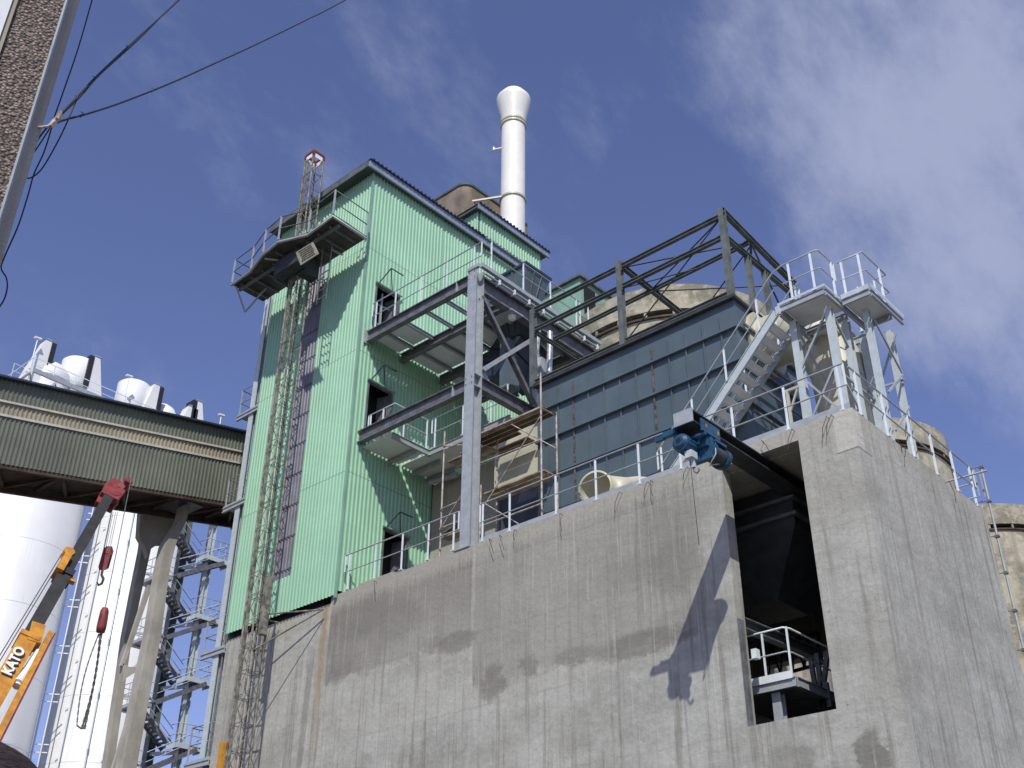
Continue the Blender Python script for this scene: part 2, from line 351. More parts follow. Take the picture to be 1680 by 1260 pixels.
# ---- concrete building
HX0, HX1, HZ0, HZ1 = -11.80, -9.85, 7.52, 13.27
cb = thing('concrete_building', 'raw grey concrete building with a tall dark doorway and stained front wall', 'building', (-17, 23, 0))
def holed(mb, x0, x1, z0, z1, y0, y1, hx0, hx1, hz0, hz1):
    def ring(y): return [(x0, y, z0), (x1, y, z0), (x1, y, z1), (x0, y, z1), (hx0, y, hz0), (hx1, y, hz0), (hx1, y, hz1), (hx0, y, hz1)]
    vs = ring(y0)+ring(y1); q = [(0, 1, 5, 4), (1, 2, 6, 5), (2, 3, 7, 6), (3, 0, 4, 7)]
    fs = q+[tuple(i+8 for i in f)[::-1] for f in q]+[(4, 5, 13, 12), (5, 6, 14, 13), (6, 7, 15, 14), (7, 4, 12, 15), (1, 0, 8, 9), (2, 1, 9, 10), (3, 2, 10, 11), (0, 3, 11, 8)]
    return mb.add(vs, fs)
holed(MB(), -25.25, -8.54, 0, 13.58, 20, 20.35, HX0, HX1, HZ0, HZ1).obj('front_wall', 'concrete', cb)
MB().box(-8.89, -8.54, 20.352, 26.85, 0, 13.575).obj('side_wall', 'concrete', cb)
ob = at(1258, 1086, 'Y', 26.5); oe = at(1385, 1150, 'Y', 26.5)
holed(MB(), -25.25, -8.892, 0, 13.57, 26.5, 26.85, ob.x, -12.6, oe.z-.3, at(1300, 1083, 'Y', 26.5).z).obj('rear_wall', 'concrete', cb)
MB().box(-25.2, -8.9, 20.36, 26.49, 13.24, 13.56).obj('roof_slab', 'concrete', cb)
MB().box(-30.42, -25.252, 20.05, 26.4, 0, 13.40).obj('older_wall', 'concrete', cb)
random.seed(3)
kb = MB()
x = -24.4
while x < -8.9:                      # rough broken lip along the wall head
    l = random.uniform(.5, 1.3); kb.box(x, min(x+l, -8.6), 20.02, 20.02+random.uniform(.2, .3), 13.58, 13.58+random.uniform(.01, .035)); x += l+random.uniform(.1, .6)
kb.box(-24.0, -22.6, 20.0, 20.3, 13.582, 13.66)
kb.obj('wall_head', 'concrete', cb)
# ---- green corrugated tower
tw = thing('corrugated_tower', 'tall pale green corrugated metal tower rising behind the concrete wall', 'building', (-27.6, 23.5, 13.6))
FX0, FX1, TZ = -30.36, -25.0, 29.78
strip = (FX1-(-28.20), FX1-(-27.45))     # along -X from the corner
SX0, SX1 = -28.24, -27.22
mb = MB(); corr(mb, (FX0, 19.93, 0), (1, 0, 0), (0, -1, 0), FX1-FX0, 13.55, TZ, holes=[(SX0-FX0, SX1-FX0, 14.75, 28.2)]); mb.obj('front_cladding', 'green', tw)
doors = [(20.50, 21.50, 22.95, 25.0), (20.50, 21.50, 19.05, 21.05), (21.60, 22.58, 13.62, 16.15)]
mb = MB(); corr(mb, (-25.0, 20, 0), (0, 1, 0), (1, 0, 0), 3.6, 13.70, TZ, holes=[(a-20, b-20, c, d) for a, b, c, d in doors])
corr(mb, (-25.0, 23.6, 0), (0, 1, 0), (1, 0, 0), 4.0, 18.5, TZ); mb.obj('side_cladding', 'green', tw)
MB().box(FX0, FX1-.02, 27.4, 27.5, 13.6, TZ).box(FX0, FX0+.05, 20, 27.4, 13.4, TZ).obj('rear_cladding', 'green_dull', tw)
MB().box(-25.03, -24.955, 19.89, 19.965, 13.45, TZ).obj('corner_trim', 'green_dull', tw)
mb = MB(); corr(mb, (SX0, 19.96, 0), (1, 0, 0), (0, -1, 0), SX1-SX0, 14.75, 28.2, dep=.03)
pn = mb.obj('translucent_panel', 'purple', tw)
mb = MB(); z = 15.0
while z < 28: mb.box(SX0, SX1, 19.915, 19.928, z, z+.035); z += 1.12
mb.obj('seam', 'galv_dark', pn)
rf = MB().box(-30.6, -24.78, 19.55, 27.95, TZ+.002, TZ+.12).obj('roof', 'soffit', tw)
MB().box(-24.82, -24.75, 19.53, 28.0, TZ-.05, TZ+.24).obj('fascia', 'fascia', rf)
MB().box(-30.62, -24.82, 19.5, 19.549, TZ-.02, TZ+.24).obj('gutter', 'steel_primer', rf)
mb = MB(); y = 19.6
while y < 28: mb.box(-24.9, -24.66, y, y+.09, TZ+.245, TZ+.31); y += .2
mb.box(-30.62, -24.68, 19.5, 28.0, TZ+.241, TZ+.262); mb.obj('roof_sheet', 'roof_edge', rf)
for (y0, y1, z0, z1) in doors:
    f = MB().box(-25.04, -24.93, y0-.06, y0, z0, z1+.06).box(-25.04, -24.93, y1, y1+.06, z0, z1+.06).box(-25.04, -24.93, y0, y1, z1, z1+.06).obj('door', 'galv_dark', tw)
    MB().box(-25.6, -25.55, y0-.3, y1+.4, z0-.2, z1+.3).obj('door_shade', 'black', f)  # black sheet standing in for the unlit room behind the opening
    MB().box(-25.12, -24.9, y0-.08, y1+.08, z0-.06, z0-.002).obj('sill', 'galv', f)
    MB().bar((-25.06, y1-.02, z0+.02), (-25.06, y1-.02, z1), .04, .06).poly([(-25.06, y1-.03, z0+.03), (-25.5, y1-.16, z0+.03), (-25.5, y1-.16, z1-.02), (-25.06, y1-.03, z1-.02)], (0, .03, 0)).obj('door_leaf', 'galv_dark', f)
    MB().box(-24.93, -24.86, y0-.12, y1+.12, z1+.062, z1+.10).obj('flashing', 'green_dull', f)
    k = MB().bar((-24.95, y0+.02, z1+.05), (-24.3, y0+.02, z1+.42), .03, .03).bar((-24.3, y0+.02, z1+.42), (-24.3, y1-.4, z1+.42), .03, .03)
    k.bar((-24.3, y0+.02, z1+.42), (-24.95, y1-.3, z1+.05), .03, .03); k.obj('canopy_bracket', 'steel_dark', f)
for z in (23.7, 24.5): MB().bar((-25.3, 20.5, z), (-25.3, 21.5, z+.1), .05, .05).obj('inner_bar', 'galv', tw)
MB().bar((-25.2, 20.95, 22.95), (-25.2, 20.95, 25.0), .06, .06).obj('inner_bar', 'galv', tw)
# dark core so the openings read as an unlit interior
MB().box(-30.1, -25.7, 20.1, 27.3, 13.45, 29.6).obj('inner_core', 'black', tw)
# ---- raised block on the tower roof
b2 = thing('rooftop_block', 'smaller green corrugated block raised behind the tower roof beside the chimney', 'building', (-26, 27, 29.9))
a = at(787, 347, 'X', -24.97)
mb = MB(); corr(mb, (-24.97, a.y, 0), (0, 1, 0), (1, 0, 0), 3.75, 20.0, 31.45); corr(mb, (-28.2, a.y-.03, 0), (1, 0, 0), (0, -1, 0), 3.2, TZ+.3, 31.45)
mb.obj('cladding', 'green', b2)
MB().box(-28.2, -25.05, a.y+3.7, a.y+3.75, 20, 31.4).obj('rear_cladding', 'green_dull', b2)
r2 = MB().box(-28.4, -24.8, a.y-.25, a.y+4.1, 31.45, 31.55).obj('roof', 'soffit', b2)
MB().box(-24.82, -24.75, a.y-.27, a.y+4.12, 31.34, 31.60).obj('fascia', 'fascia', r2)
mb = MB(); y = a.y-.25
while y < a.y+4.1: mb.box(-24.9, -24.68, y, y+.08, 31.605, 31.66); y += .2
mb.box(-28.4, -24.7, a.y-.27, a.y+4.12, 31.602, 31.62).obj('roof_sheet', 'roof_edge', r2)
# ---- old concrete stair core, chimney
bw = thing('concrete_stair_core', 'weathered brown concrete tower with a rounded top corner behind the green tower', 'building', (-31.5, 31, 0))
zt = atD(765, 296, 42).z; prof = []
for k in range(9):
    t = rad(90*k/8); prof.append((-29.87-.55+.55*math.sin(t), 29.5+.55-.55*math.cos(t)))
pts = [(-34.5, 29.5)]+prof+[(-29.87, 34), (-34.5, 34)]
MB().poly([(x, y, 15) for x, y in pts], (0, 0, zt-15.12)).obj('wall', 'brownwall', bw)
MB().poly([(x+(.05 if x > -34 else -.05), y-.05, zt-.118) for x, y in pts], (0, 0, .12)).obj('coping', 'soffit', bw)
ch = thing('chimney', 'tall white round steel chimney with a flared top', 'chimney', tuple(atD(841, 370, 42.5).xy)+(20,))
cc = atD(841.4, 330, 42.5); cc = V((cc.x, cc.y, 0)); cr = .60
z1 = atD(841, 205, 42.5-cr).z; z2 = atD(841, 166, 42.5-.85).z; z3 = atD(841, 158, 42.5).z
zf = at(841, 190, 'Y', cc.y).z
ztop = atD(841, 152, 42.5).z
MB().lathe(cc, [(cr, 20), (cr, ztop-2.35)], 40).obj('shaft', 'chimney_white', ch)
MB().lathe(cc, [(cr, ztop-2.35), (cr+.02, ztop-2.2), (.66, ztop-1.75), (.87, ztop-.75), (.88, ztop-.60), (.86, ztop-.5), (.60, ztop-.12), (.56, ztop-.12), (.55, ztop-.6)], 40).obj('flared_top', 'chimney_white', ch)
for zz in (ztop-2.42, ztop-2.22, at(841, 318, 'Y', cc.y-.4).z):
    MB().lathe(cc, [(cr+.001, zz-.05), (cr+.06, zz-.05), (cr+.06, zz+.05), (cr+.001, zz+.05)], 40, smooth=False).obj('ring', 'cream', ch)
zb = at(841, 318, 'Y', cc.y-.4).z
q = at(785, 328, 'Y', 30.6)
MB().bar((-29.9, 30.0, zb-.2), (cc.x-.2, cc.y-.6, zb), .09, .09).bar((-29.9, 31.9, zb), (cc.x-.2, cc.y-.2, zb), .09, .09).bar((-29.9, 30.0, zb-.25), (-29.9, 31.0, zb-1.1), .07, .07).obj('wall_bracket', 'cream', ch)
pz = at(828, 242, 'Y', cc.y-.4).z
MB().tube(cc+V((-.35, -.45, pz)), cc+V((-.75, -.62, pz+.02)), .06).tube(cc+V((-.75, -.62, pz-.02)), cc+V((-.75, -.62, pz+.18)), .06).obj('sampling_port', 'chimney_white', ch)
# ---- old round silos
def old_silo(label, cx, cy, R, z, nslot):
    s_ = thing('round_silo', label, 'silo', (cx, cy, 0), 'old round concrete silos in a row behind')
    MB().lathe((cx, cy, 0), [(R-.06, 0), (R-.06, z-1.32)], 72).obj('wall', 'old_silo', s_)
    MB().lathe((cx, cy, 0), [(R-.35, z-1.31), (R-.35, z-1.10)], 72).obj('slot_shade', 'black', s_)  # black inner band puts the shade of the open slots into colour
    MB().lathe((cx, cy, 0), [(0, z-1.10), (R, z-1.10), (R+.0, z-.03), (R-.05, z), (0, z)], 72, smooth=False).obj('cap', 'old_silo', s_)
    p = MB(); p2 = MB()
    for k in range(nslot):
        t = 2*math.pi*k/nslot; c_, s2 = math.cos(t), math.sin(t)
        p.bar((cx+(R-.2)*c_, cy+(R-.2)*s2, z-1.315), (cx+(R-.2)*c_, cy+(R-.2)*s2, z-1.105), .10, .35, (c_, s2, 0))
    p2.lathe((cx, cy, 0), [(R-.055, z-1.42), (R+.03, z-1.42), (R+.03, z-1.34), (R-.055, z-1.34)], 72, smooth=False)
    p.obj('slot_blocks', 'old_silo', s_); p2.obj('ring_beam', 'rust_brown', s_)
    return s_
old_silo('weathered round concrete silo directly behind the blue grey filter casing', -20.6, 32.15, 4.33, 26.2, 26)
sa = old_silo('round concrete silo seen past the right edge of the stair legs', -19.4, 45.2, 3.9, 26.0, 24)
old_silo('round concrete silo partly cut by the right border of the photo', -19.2, 57.5, 4.3, 26.0, 24)
hs = thing('roof_hut', 'small plain green hut with a dark doorway on top of the round silo', 'hut', (-23, 33, 26.2))
h0 = at(951, 452, 'Y', 32.5)
hx, hz = h0.x, h0.z
MB().box(hx-3.2, hx, 32.5, 35.6, 26.2, hz-.12).obj('wall', 'green_dull', hs)
MB().box(hx-3.35, hx+.15, 32.35, 35.75, hz-.118, hz).obj('roof', 'steel_primer', hs)
MB().box(hx+.001, hx+.03, 32.75, 33.55, 26.3, hz-.4).obj('door', 'black', hs)
# ---- conveyor gallery
gx = -33.5; sl = .195
def gz(y, off=0.): return 22.76+(y-21.81)*sl+off
ga = thing('conveyor_gallery', 'sloping green clad conveyor gallery with a beige band and dark underside', 'gallery', (gx, 15, 18))
GY0, GY1 = 4, 27
def gband(name, o0, o1, mt, out=0., par=ga, ridged=True):
    mb = MB(); y = GY0; pitch = .15
    while y < GY1:
        for a_, b_, d0, d1 in ((0, .5, 0, 0), (.5, .62, 0, .03), (.62, .9, .03, .03), (.9, 1, .03, 0)) if ridged else ((0, 1, 0, 0),):
            ya_, yb_ = y+a_*pitch, y+b_*pitch
            mb.add([(gx+out+d0, ya_, gz(ya_, o0)), (gx+out+d1, yb_, gz(yb_, o0)), (gx+out+d1, yb_, gz(yb_, o1)), (gx+out+d0, ya_, gz(ya_, o1))], [(0, 1, 2, 3)])
        y += pitch
    return mb.obj(name, mt, par)
def gslab(mb, x0, x1, o0, o1):
    return mb.poly([(x0, GY0, gz(GY0, o0)), (x0, GY1, gz(GY1, o0)), (x0, GY1, gz(GY1, o1)), (x0, GY0, gz(GY0, o1))], (x1-x0, 0, 0))
gband('upper_cladding', -.83, -.05, 'gal_green'); gband('window_band', -1.33, -.83, 'gal_beige', -.02); gband('lower_cladding', -3.0, -1.33, 'gal_green')
gslab(MB(), gx, gx+.06, -.87, -.80).obj('trim', 'gal_trim', ga); gslab(MB(), gx, gx+.06, -1.37, -1.29).obj('trim', 'gal_trim', ga)
gslab(MB(), gx-2.3, gx+.22, -.048, .02).obj('roof', 'roof_edge', ga)
gslab(MB(), gx-2.1, gx-.02, -.3, -.1).obj('roof_deck', 'black', ga)
gslab(MB(), gx-2.05, gx-1.98, -3.0, -.1).obj('far_cladding', 'gal_green', ga)
gslab(MB(), gx-1.97, gx-.03, -2.9, -2.84).obj('floor', 'rust_brown', ga)
mb = MB(); gslab(mb, gx-.16, gx-.01, -3.14, -3.0); gslab(mb, gx-2.05, gx-1.9, -3.2, -3.0)
y = GY0
while y < GY1-2.2:
    mb.bar((gx-.1, y, gz(y, -3.03)), (gx-1.95, y+1.1, gz(y+1.1, -3.03)), .1, .1); mb.bar((gx-1.95, y+1.1, gz(y+1.1, -3.03)), (gx-.1, y+2.2, gz(y+2.2, -3.03)), .1, .1)
    mb.bar((gx-.1, y, gz(y, -2.98)), (gx-1.95, y, gz(y, -2.98)), .12, .1); y += 2.2
mb.obj('truss', 'rust_brown', ga)
# ---- trestle under the gallery
tr = thing('concrete_trestle', 'tall concrete trestle with arched cross beams carrying the conveyor gallery', 'trestle', (-35.5, 19.5, 0))
def pl(px, py, X=-34.6): return at(px, py, 'X', X)
def swept(name, P, mt, X, par, depth=.7):
    L = []; Rr = []
    for (x_, y_, w_) in P: L.append(pl(x_-w_/2+9*(w_/28), y_, X)); Rr.append(pl(x_+w_/2, y_, X))
    bot = [L[-1], Rr[-1]]
    # carry the leg down to the ground along its own line
    mid1 = (L[-1]+Rr[-1])/2; mid0 = (L[-2]+Rr[-2])/2; d = (mid1-mid0)/max(1e-3, (mid0.z-mid1.z)); ext = d*mid1.z
    L.append(L[-1]+ext); Rr.append(Rr[-1]+ext)
    return MB().poly(L+Rr[::-1], (-depth, 0, 0)).obj(name, mt, par)
swept('leg', [(305, 828, 13), (300, 850, 15), (276, 893, 25), (268, 929, 24), (262, 968, 24), (251, 1040, 28), (227, 1157, 31), (207, 1260, 34)], 'trestle', -34.2, tr, .45)
swept('leg', [(246, 843, 34), (237, 900, 22), (223, 968, 20), (208, 1045, 18), (198, 1117, 17), (177, 1260, 19)], 'trestle', -36.0, tr, .3)
def slab(pts, X, d_, nm): return MB().poly([pl(x_, y_, X) for x_, y_ in pts], (-d_, 0, 0)).obj(nm, 'trestle', tr)
slab([(231, 838), (300, 828), (283, 862), (268, 893), (259, 893), (247, 901), (243, 915), (240, 900), (228, 880)], -35.5, .25, 'arched_head')
slab([(202, 1088), (212, 1094), (222, 1094), (233, 1084), (230, 1100), (219, 1105), (208, 1112), (202, 1120)], -35.0, .25, 'cross_beam')
slab([(249, 952), (250, 962), (216, 1060), (203, 1092), (198, 1092), (211, 1055), (244, 955)], -35.0, .12, 'brace')
slab([(222, 1112), (226, 1116), (192, 1262), (184, 1262), (206, 1190)], -35.0, .12, 'brace')
cap = pl(305, 826, -34.4)
MB().box(cap.x-2.0, cap.x+.3, cap.y-.55, cap.y+.55, cap.z-.04, cap.z+.05).box(cap.x-2.0, cap.x+.2, cap.y-.45, cap.y+.45, cap.z+.12, cap.z+.18).obj('bearing_plate', 'galv_dark', tr)
# ---- white silos
def white_silo(label, px, py, X_, R, z, runs):
    c = at(px, py, 'X', X_); c = V((c.x, c.y, 0)); s_ = thing('white_silo', label, 'silo', tuple(c), 'tall white steel silos')
    MB().lathe(c, [(R, 0), (R, z), (R-.3, z+.25), (0, z+.7)], 96).obj('shell', 'silo_white', s_)
    tdir = V((-c.x, -c.y, 0)).normalized(); sdir = V((-tdir.y, tdir.x, 0))
    for s0, big in runs:       # pipes / ladders standing off the shell
        base = c+sdir*(s0*R)+tdir*(math.sqrt(max(0, 1-s0*s0))*R+.28)
        if big:
            f = MB().tube(base, base+V((0, 0, z)), .07, 8).tube(base+sdir*.5, base+sdir*.5+V((0, 0, z)), .05, 8).obj('ladder', 'white', s_)
            k = MB(); zz = 6
            while zz < z: k.bar(base+V((0, 0, zz))-tdir*.3-sdir*.3, base+V((0, 0, zz))+sdir*.9, .06, .06).bar(base+V((0, 0, zz+.5))-tdir*.3, base+V((0, 0, zz+.5))+sdir*.9, .06, .06); zz += 3.2
            k.obj('ladder_bracket', 'white', f)
        else:
            f = MB().tube(base, base+V((0, 0, z)), .045, 6).obj('pipe', 'galv_bright', s_)
            k = MB(); zz = 5
            while zz < z: k.bar(base+V((0, 0, zz))-tdir*.35, base+V((0, 0, zz))+tdir*.05, .12, .3); zz += 3.6
            k.obj('pipe_clamp', 'galv_bright', f)
    return c
WZ = 42.4
w1 = white_silo('large white steel silo at the left edge below the gallery', 30, 900, -73, 3.55, WZ, [(1.03, True)])
w2 = white_silo('white steel silo behind the concrete trestle and the hanging crane hook', 193, 1060, -73, 3.6, WZ, [(-.62, True), (.12, False), (-.18, False)])
# silo top walkway and equipment
axis = (w2-w1).normalized(); nrm = V((axis.y, -axis.x, 0)); nrm = nrm if nrm.dot(-w1) > 0 else -nrm
wk = thing('silo_walkway', 'white steel walkway truss with railings along the tops of the white silos', 'walkway', tuple(w1)[:2]+(WZ,))
def wp(s_, o_, z_): return w1+axis*s_+nrm*o_+V((0, 0, z_))
L0, L1 = -3.6, 9.5; mb = MB()
for o_ in (3.9, 2.0, -1.5): mb.bar(wp(L0, o_, WZ+.5), wp(L1, o_, WZ+.5), .18, .3)
s_ = L0
while s_ < L1: mb.bar(wp(s_, 3.4, WZ+.5), wp(s_, -1.5, WZ+.5), .12, .14).bar(wp(s_, 3.4, WZ+.45), wp(s_+.95, 2.6, WZ-.7), .08, .08).bar(wp(s_+1.9, 3.4, WZ+.45), wp(s_+.95, 2.6, WZ-.7), .08, .08); s_ += 1.9
mb.bar(wp(L0, 2.6, WZ-.7), wp(L1, 2.6, WZ-.7), .1, .1)
mb.obj('truss', 'galv', wk)
mb = MB(); s_ = L0
while s_ < L1: mb.bar(wp(s_, 3.45, WZ+.65), wp(s_, 3.45, WZ+1.75), .05, .05); s_ += 1.6
mb.bar(wp(L0, 3.45, WZ+1.75), wp(L1, 3.45, WZ+1.75), .045, .045).bar(wp(L0, 3.45, WZ+1.2), wp(L1, 3.45, WZ+1.2), .035, .035).bar(wp(L0, 3.45, WZ+1.75), wp(L0, -1.5, WZ+1.75), .045, .045)
mb.obj('hand_rail', 'galv_bright', wk)
mb = MB(); s_ = L0
while s_ < L1+2: mb.bar(wp(s_, .2, WZ+.65), wp(s_, .2, WZ+2.6), .05, .05); s_ += 1.3
for hh in (1.4, 2.0, 2.6): mb.bar(wp(L0, .2, WZ+hh), wp(L1+2, .2, WZ+hh), .04, .04)
mb.obj('inner_rail', 'galv_light', wk)
def silo_s(px, py, o_=1.5):    # distance along the silo row seen at this pixel
    d = ray(px, py); n2 = nrm; t = ((w1+nrm*o_-CAM).dot(n2))/d.dot(n2); P = CAM+d*t; return (P-w1).dot(axis), P.z
GE = 'vent hoods and filters on top of the white silos'
def hood(label, px, py, tall, flip=False):
    s0, z0 = silo_s(px, py); zb_ = WZ+.65; h = z0-zb_
    r_ = thing('vent_hood', label, 'vent hood', tuple(wp(s0, 1.5, zb_)), GE)
    f = -1 if flip else 1
    P = [wp(s0-f*.95, 1.1, zb_), wp(s0+f*.5, 1.1, zb_), wp(s0+f*.5, 1.1, zb_+h), wp(s0+f*.05, 1.1, zb_+h)]
    MB().poly(P, nrm*.9).obj('hood', 'white', r_)
    P = [wp(s0+f*.502, 1.0, zb_+h*.35), wp(s0+f*.86, 1.0, zb_+h*.35), wp(s0+f*.86, 1.0, zb_+h*.98), wp(s0+f*.502, 1.0, zb_+h*.98)]
    MB().poly(P, nrm*1.05).obj('panel', 'rubber', r_)  # dark block along one side of the white hood
    MB().poly([wp(s0+f*.0, 1.0, zb_+h), wp(s0+f*.52, 1.0, zb_+h), wp(s0+f*.5, 1.0, zb_+h+.07), wp(s0+f*.05, 1.0, zb_+h+.07)], nrm*1.05).obj('cover', 'galv', r_)
hood('tall white vent hood with dark louvre, leftmost on the silo tops', 70, 560, 2.3)
hood('white vent hood with dark louvre beside the left round filter drum', 160, 592, 2, True)
hood('white vent hood leaning against the right round filter drum', 248, 632, 2)
hood('small low white vent hood near the right end of the silo tops', 304, 668, 1)
hood('rightmost white vent hood standing alone above the gallery roof', 327, 664, 1.6, True)
def drum(label, px, py, R, z0o=0.8, cyl=True):
    s0, z0 = silo_s(px, py, 1.2); zb_ = WZ+.6; c = wp(s0, .6, zb_); h = z0-zb_
    r_ = thing('filter_drum' if cyl else 'domed_filter', label, 'filter', tuple(c), GE)
    if cyl: MB().lathe(c, [(0, 0), (R, 0), (R, h-.1), (R-.1, h), (0, h)], 40).obj('drum', 'white', r_)
    else: MB().lathe(c, [(R, 0), (R, .5*h), (R*.93, .72*h), (R*.7, .9*h), (R*.35, h), (0, h*1.02)], 40).obj('dome', 'white', r_)
    MB().lathe(c, [(R+.01, .35*h), (R+.09, .35*h), (R+.09, .42*h), (R+.01, .42*h)], 40, smooth=False).obj('ring', 'galv', r_)
    MB().lathe(c, [(R+.3, 0), (R+.3, .12), (0, .12)], 32, smooth=False).obj('base_ring', 'galv_bright', r_)
drum('white round filter drum on the silo top, left one of two', 138, 592, 1.25); drum('white round filter drum on the silo top, right one of two', 228, 629, 1.25)
drum('low domed white filter at the left end of the silo tops', 88, 594, 1.7, cyl=False); drum('low domed white filter between the two right vent hoods', 276, 662, 1.25, cyl=False)
for px, py, lb in ((62, 556, 'thin lamp post at the left end of the silo tops'), (212, 618, 'thin lamp post between the round drums on the silo tops'), (363, 682, 'thin lamp post standing right of the last vent hood')):
    s0, z0 = silo_s(px, py, 2.4); r_ = thing('lamp_post', lb, 'lamp post', tuple(wp(s0, 2.4, WZ+.5)), 'lamp posts on the silo tops')
    MB().tube(wp(s0, 2.4, WZ+.5), wp(s0, 2.4, z0), .05, 8).obj('pole', 'galv_bright', r_)
    MB().bar(wp(s0-.25, 2.4, z0+.03), wp(s0+.25, 2.4, z0+.09), .22, .12).obj('lamp_head', 'white', r_)
# ---- stair tower in the distance
st = thing('stair_tower', 'open steel stair tower with zigzag flights between the trestle and the hoist mast', 'stair tower', (-51, 31, 0))
A0 = at(323, 918, 'X', -55.0); B0 = at(339, 911, 'Z', A0.z); C0 = at(378, 924, 'Z', A0.z)
lx, ly = max(.8, B0.x-A0.x), C0.y-B0.y; x0_, y0_ = A0.x, A0.y
dz = (A0.z-at(281.7, 1226, 'X', -55.0).z)/3
for (cx_, cy_, w_, mt_n, zz) in ((x0_-1.2, y0_-.3, .45, 'steel_primer', 33), (x0_+lx*.5, y0_+ly*.30, .30, 'galv_light', 33), (x0_-1.2, y0_+1.3, .16, 'galv_dark', 33)):
    MB().ib((cx_, cy_, 0), (cx_, cy_, zz), w_, w_, (0, 1, 0), .04, .03).obj('column', mt_n, st)
z = A0.z+dz; yh = y0_-1.9
def flight(ya0, za0, ya1, za1, xa, wd_=.75):
    f = MB(); n_ = 10
    for xx in (xa, xa+wd_): f.bar((xx, ya0, za0), (xx, ya1, za1), .05, .24, (1, 0, 0) if False else (0, 0, 1))
    for i in range(n_):
        t = (i+.5)/n_; yy, zz = ya0+(ya1-ya0)*t, za0+(za1-za0)*t; f.box(xa+.03, xa+wd_-.03, yy-.12, yy+.12, zz-.02, zz+.02)
    f.obj('flight', 'galv_dark', st)
    MB().tube((xa+wd_, ya0, za0+1.0), (xa+wd_, ya1, za1+1.0), .025, 6).tube((xa+wd_, ya0, za0+.5), (xa+wd_, ya1, za1+.5), .02, 6).obj('flight_rail', 'galv_light', st)
while z > .5:
    MB().box(x0_, x0_+lx, y0_, y0_+ly, z-.06, z).obj('landing', 'galv_dark', st)
    MB().box(x0_-.02, x0_+lx+.05, y0_-.05, y0_-.001, z-.2, z+.06).box(x0_+lx+.001, x0_+lx+.06, y0_, y0_+ly, z-.2, z+.06).box(x0_, x0_+lx, y0_+ly+.001, y0_+ly+.05, z-.2, z+.04).obj('landing_edge', 'galv_light', st)
    mb = MB()
    for t in (.25, .5, .75): mb.box(x0_+.02, x0_+lx-.02, y0_+ly*t-.04, y0_+ly*t+.04, z-.2, z-.062)
    mb.obj('landing_beam', 'galv', st)
    r_ = MB()
    for q_ in (0, .25, .5, .75, 1): r_.tube((x0_+lx, y0_+ly*q_, z), (x0_+lx, y0_+ly*q_, z+1.1), .025, 6)
    for hh in (.55, 1.1): r_.path([(x0_, y0_, z+hh), (x0_+lx, y0_, z+hh), (x0_+lx, y0_+ly, z+hh), (x0_, y0_+ly, z+hh)], .025, 6)
    r_.obj('landing_rail', 'galv', st)
    h_ = z-dz/2
    MB().box(x0_-1.4, x0_+lx*.7, yh-.7, yh+.2, h_-.18, h_).obj('half_landing', 'galv', st)
    r_ = MB()
    for xx in (x0_-1.4, x0_-.3, x0_+lx*.7): r_.tube((xx, yh-.7, h_), (xx, yh-.7, h_+1.1), .025, 6)
    for hh in (.55, 1.1): r_.path([(x0_-1.4, yh+.2, h_+hh), (x0_-1.4, yh-.7, h_+hh), (x0_+lx*.7, yh-.7, h_+hh), (x0_+lx*.7, yh+.2, h_+hh)], .022, 6)
    r_.obj('landing_rail', 'galv', st)
    flight(y0_+ly*.75, z-.1, yh+.2, h_, x0_+.25); flight(yh+.2, h_-.1, y0_+ly*.2, z-dz, x0_-.95)
    MB().bar((x0_-1.2, y0_-.3, z-.3), (x0_+lx*.5, y0_+ly*.3, z-.3), .14, .2).bar((x0_-1.2, y0_-.3, h_-.3), (x0_-.9, yh-.5, h_-.15), .14, .2).obj('bracket', 'galv', st)
    MB().bar((x0_-1.2, y0_+1.3, z-.3), (x0_+lx*.5, y0_+ly*.3, h_-.6), .09, .09).bar((x0_-1.2, y0_-.3, h_-.3), (x0_-.6, y0_+1.2, z-dz), .08, .08).obj('bracing', 'galv', st)
    MB().bar((x0_-1.2, y0_-.3, z-.9), (x0_-2.2, y0_-2.4, z-.9), .10, .12).obj('silo_tie', 'galv', st)
    z -= dz
MB().box(x0_+.3, x0_+lx, y0_+ly+.1, y0_+ly+7, A0.z+2.4, A0.z+2.55).ib((x0_+lx, y0_+ly, A0.z+2.3), (x0_+lx, y0_+ly+7, A0.z+2.3), .12, .35).tube((x0_+lx, y0_+ly, A0.z+3.6), (x0_+lx, y0_+ly+7, A0.z+3.6), .03, 6).tube((x0_+lx, y0_+ly, A0.z+3.1), (x0_+lx, y0_+ly+7, A0.z+3.1), .025, 6).obj('link_bridge', 'galv', st)
# ================================================================== PLANT AND STEELWORK
UG = 'grey galvanised steel platform beams'
